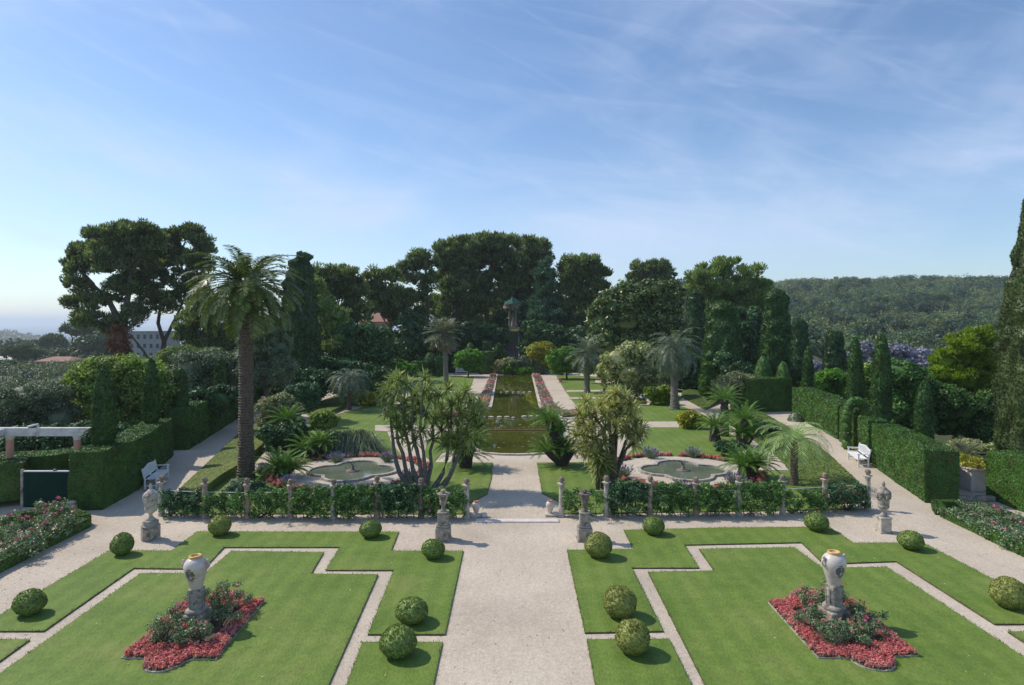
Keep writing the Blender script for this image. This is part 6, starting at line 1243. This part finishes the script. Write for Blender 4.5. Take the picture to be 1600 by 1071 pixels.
tree('jacaranda_tree', 'purple flowering jacaranda below the forested hill', 'tree', 74, 1390, [(1350, 548, 18, 12), (1375, 555, 16, 12), (1400, 548, 18, 11), (1425, 555, 20, 12), (1445, 558, 16, 12), (1335, 560, 14, 10), (1390, 568, 34, 10), (1435, 570, 22, 10)], ('jacaranda', 'bark'), 'leaf', .25, kmul=.9)
shrub('jacaranda_sprig', 'small purple flowering shrub behind the slim dark cone', 'shrub', 76, [(1275, 572, 10, 8), (1268, 582, 8, 8), (1322, 558, 8, 7)], 'jacaranda', 'leaf', kmul=.7)
shrub('background_shrub', 'dark green thicket under the jacaranda', 'bush', 60, [(1330, 590, 34, 22), (1380, 600, 34, 22), (1430, 600, 34, 24), (1290, 600, 30, 18), (1470, 600, 30, 26)], 'broad')
shrub('background_shrub', 'pale twiggy shrub behind the right fan palm', 'bush', 36, [(1510, 700, 26, 12), (1550, 705, 30, 10), (1590, 700, 30, 14)], 'pale_shrub', 'fine')
# ---------------------------------------------------------------- palms
palm('towering date palm with a thick brown trunk left of the fence', 384.5, 747, 446, nf=96, Lf=3.0, tr=.345, mat='canary', els=(-.6, 1.3), droop=(1.2, 1.8), ll=.44, n=56, wd=.085, flare=1.25, topr=.92, ld=.22, name='date_palm', skirt=0, bulge=.35)
palm('fan palm with a shaggy dry skirt on a slim trunk left of the canal', 697, 614, 520, nf=46, Lf=2.3, tr=.24, mat='fanpalm', els=(-.7, 1.4), droop=(.5, .9), ll=.75, n=16, wd=.14, name='fan_palm', skirt=40, flare=1.5, bark='bark_grey', rings=False, lean=-.25)
palm('grey palm on a slim trunk right of the canal', 917, 614, 552, nf=52, Lf=2.5, tr=.27, mat='bluepalm', els=(-1.0, 1.45), droop=(.7, 1.3), ll=.6, n=20, wd=.10, name='jelly_palm', skirt=0, flare=1.5, bark='bark_grey', rings=False)
palm('tall silvery arching palm on the right lawn', 1054, 640, 545, nf=64, Lf=2.9, tr=.30, mat='bluepalm', els=(-.9, 1.5), droop=(1.5, 2.2), ll=.6, n=26, wd=.08, name='jelly_palm', flare=1.6, bark='bark_grey', lean=-.1)
palm('shaded blue green palm with hanging fronds on the left lawn', 546, 642, 597, nf=54, Lf=2.3, tr=.17, mat='bluepalm', els=(-.2, 1.45), droop=(2.2, 2.9), ll=.45, n=24, wd=.07, name='jelly_palm', bark='bark_palm')
palm('small pale green palm near the right end of the fence', 1241, 759, 690, nf=30, Lf=2.0, tr=.16, mat='greenpalm', els=(.2, 1.4), droop=(2.1, 2.6), ll=.42, n=30, wd=.035, name='young_palm', bark='bark_palm', ld=.35)
# cycads
cycad('twin trunked sago cycad at the left edge of the left pond circle', 440, 748, 733, 1.25, nf=44, heads=[(-.12, .5, 1.0), (.42, .45, .85)], tr=.22)
cycad('sago cycad with orange tinged new fronds below the grasses', 489, 716, 690, 1.25, nf=40, heads=[(-.3, .55, 1.0), (.45, .85, .8)], tr=.22)
cycad('sago cycad in front of the oleander mound', 447, 690, 655, 1.25, nf=40, Y=37.6, tr=.22)
cycad('dark sago cycad on the lawn left of the central path', 727, 731, 700, 1.45, nf=44, heads=[(0, .7, 1.0), (.35, 1.3, .8), (-.4, 1.5, .8)], tr=.24)
cycad('leaning many headed sago cycad right of the central path', 878, 728, 650, 1.25, nf=40, heads=[(-.65, 2.35, 1.0), (-.15, 1.8, .7), (.15, 1.0, .8), (-.75, .75, .9), (.45, .7, .7)], tr=.22)
cycad('sago cycad on the right lawn beside the golden shrub', 1117, 690, 664, 1.2, nf=42, tr=.28)
cycad('tall sago cycad behind the others on the right lawn', 1132, 668, 624, 1.35, nf=40, Y=42, tr=.25)
cycad('two headed sago cycad on the right lawn', 1160, 700, 655, 1.35, nf=40, heads=[(.1, 1.75, 1.0), (-.1, .9, .9), (.5, .8, .8)], tr=.26)
cycad('large low sago cycad at the right edge of the pond circle', 1163, 748, 725, 1.35, nf=50, heads=[(0, .65, 1.0), (.6, .75, .8)], tr=.28)
for px, py, lab in ((1195, 668, 'white flowered shrub on the right bank, behind the cycads'), (1137, 700, 'low white flowered shrub between the cycads')):
    shrub('flowering_shrub', lab, 'shrub', F * H / (py + 12 - VY), [(px - 8, py, 12, 10), (px + 8, py + 2, 12, 9)], 'climber_dark', 'fine', flowers='kerbstone' if 0 else 'fanpalm', fn=10)
tuftgrass('fountain_grass', 'mass of arching grey green grass on the left lawn', 37, [(518, 701, 30), (545, 699, 30), (565, 694, 24)], n=800, Ln=2.0, wd=.04)
tuftgrass('fountain_grass', 'small grey grass tuft near the mounded shrub', 70, [(650, 600, 20), (660, 598, 16)], n=260, Ln=1.4, wd=.07)
# ---------------------------------------------------------------- yucca and cordyline
ys = [[(645, 790, 0.148), (628, 745, 0.109), (613, 700, 0.078), (609, 645, 0.047)], [(650, 792, 0.125), (636, 735, 0.094), (620, 685, 0.070), (618, 640, 0.039)], [(655, 794, 0.140), (648, 740, 0.101), (636, 690, 0.070), (628, 630, 0.039)], [(660, 795, 0.117), (657, 730, 0.094), (645, 680, 0.070), (642, 610, 0.035)],
      [(664, 797, 0.109), (664, 730, 0.086), (655, 670, 0.062), (664, 600, 0.035)], [(668, 795, 0.109), (672, 735, 0.086), (676, 680, 0.062), (680, 620, 0.039)], [(674, 795, 0.133), (690, 745, 0.101), (702, 690, 0.070), (705, 640, 0.039)], [(680, 796, 0.140), (700, 750, 0.109), (722, 700, 0.078), (735, 655, 0.047)], [(684, 795, 0.101), (706, 735, 0.078), (715, 690, 0.055), (720, 630, 0.039)]]
hs = [(612, 598), (622, 594), (636, 602), (605, 612), (620, 615), (663, 592), (668, 604), (648, 618), (632, 628), (612, 632), (600, 625), (655, 632), (672, 625), (688, 618), (700, 608), (716, 622), (706, 634), (690, 640), (728, 612), (735, 628), (742, 640), (720, 645), (745, 650, .9), (733, 660), (748, 668), (715, 665), (700, 655), (680, 655), (665, 650), (648, 648), (630, 650), (614, 655), (622, 670), (640, 668), (660, 672), (690, 672, 1.1), (676, 686), (705, 685), (722, 680), (735, 684), (742, 660), (648, 690), (628, 684), (606, 645), (665, 612), (725, 650), (752, 634), (712, 700), (694, 695), (728, 700)]
yucca('yucca_clump', 'many stemmed yucca clump between the fence and the left pond', 28.6, 662, ys, hs, 'yucca', Ln=.64, nb=80, wd=.056, bark='bark_grey')
bpy.data.objects['yucca_clump']['category'] = 'yucca'
cs = [[(957, 762, .20), (957, 720, .17), (958, 680, .14)], [(958, 682, .1), (964, 655, .08), (962, 630, .05)], [(958, 700, .1), (978, 688, .07), (988, 672, .05)], [(957, 720, .09), (975, 705, .06), (994, 690, .04)], [(957, 690, .09), (940, 665, .06), (925, 650, .05)], [(955, 715, .09), (935, 690, .06), (915, 680, .05)], [(940, 762, .12), (938, 745, .11), (938, 728, .1)], [(958, 670, .08), (952, 645, .06), (945, 640, .04)]]
hc = [(950, 620), (962, 615), (975, 622), (985, 632), (940, 632), (955, 636), (970, 640), (985, 648), (990, 640), (962, 652), (944, 650), (930, 645), (918, 640), (912, 655), (928, 662), (945, 668), (962, 668), (978, 662), (992, 665), (998, 680), (985, 682), (1003, 672), (920, 672), (905, 668), (900, 680), (915, 688), (932, 684), (945, 690), (925, 698), (910, 700), (918, 710), (932, 712), (990, 695), (975, 675), (906, 645), (915, 630), (938, 705)]
yucca('cordyline_tree', 'branching cordyline with yellowish leaf heads before the right pond', 28.9, 957, cs, hc, 'yucca_yellow', Ln=.60, nb=100, wd=.055, cat='cordyline', bark='bark')
yucca('cordyline_tree', 'low cordyline with drooping yellow leaves at the foot of the branching one', 28.4, 938, [[(934, 764, .1), (934, 735, .09)], [(941, 764, .1), (943, 735, .09)]], [(934, 727, 1.1), (943, 722, 1.1), (938, 735, 1)], 'yucca_yellow', Ln=.72, nb=160, wd=.06, cat='cordyline', bark='bark')
# ---------------------------------------------------------------- air
m = MB(); m.box(-62000, 62000, -500, 41000, -75, 75); o = m.build('haze', [], None); tag(o, 'thin pale sea haze over the whole view', 'haze', kind='stuff')
hm = bpy.data.materials.new('haze'); hm.use_nodes = True; t = hm.node_tree; t.nodes.clear(); v = N(t, 'ShaderNodeVolumePrincipled'); v.inputs['Color'].default_value = (.86, .93, 1, 1); v.inputs['Density'].default_value = .0002; v.inputs['Anisotropy'].default_value = .2
oo = N(t, 'ShaderNodeOutputMaterial'); L(t, v, oo, 0, 1); o.data.materials.append(hm)
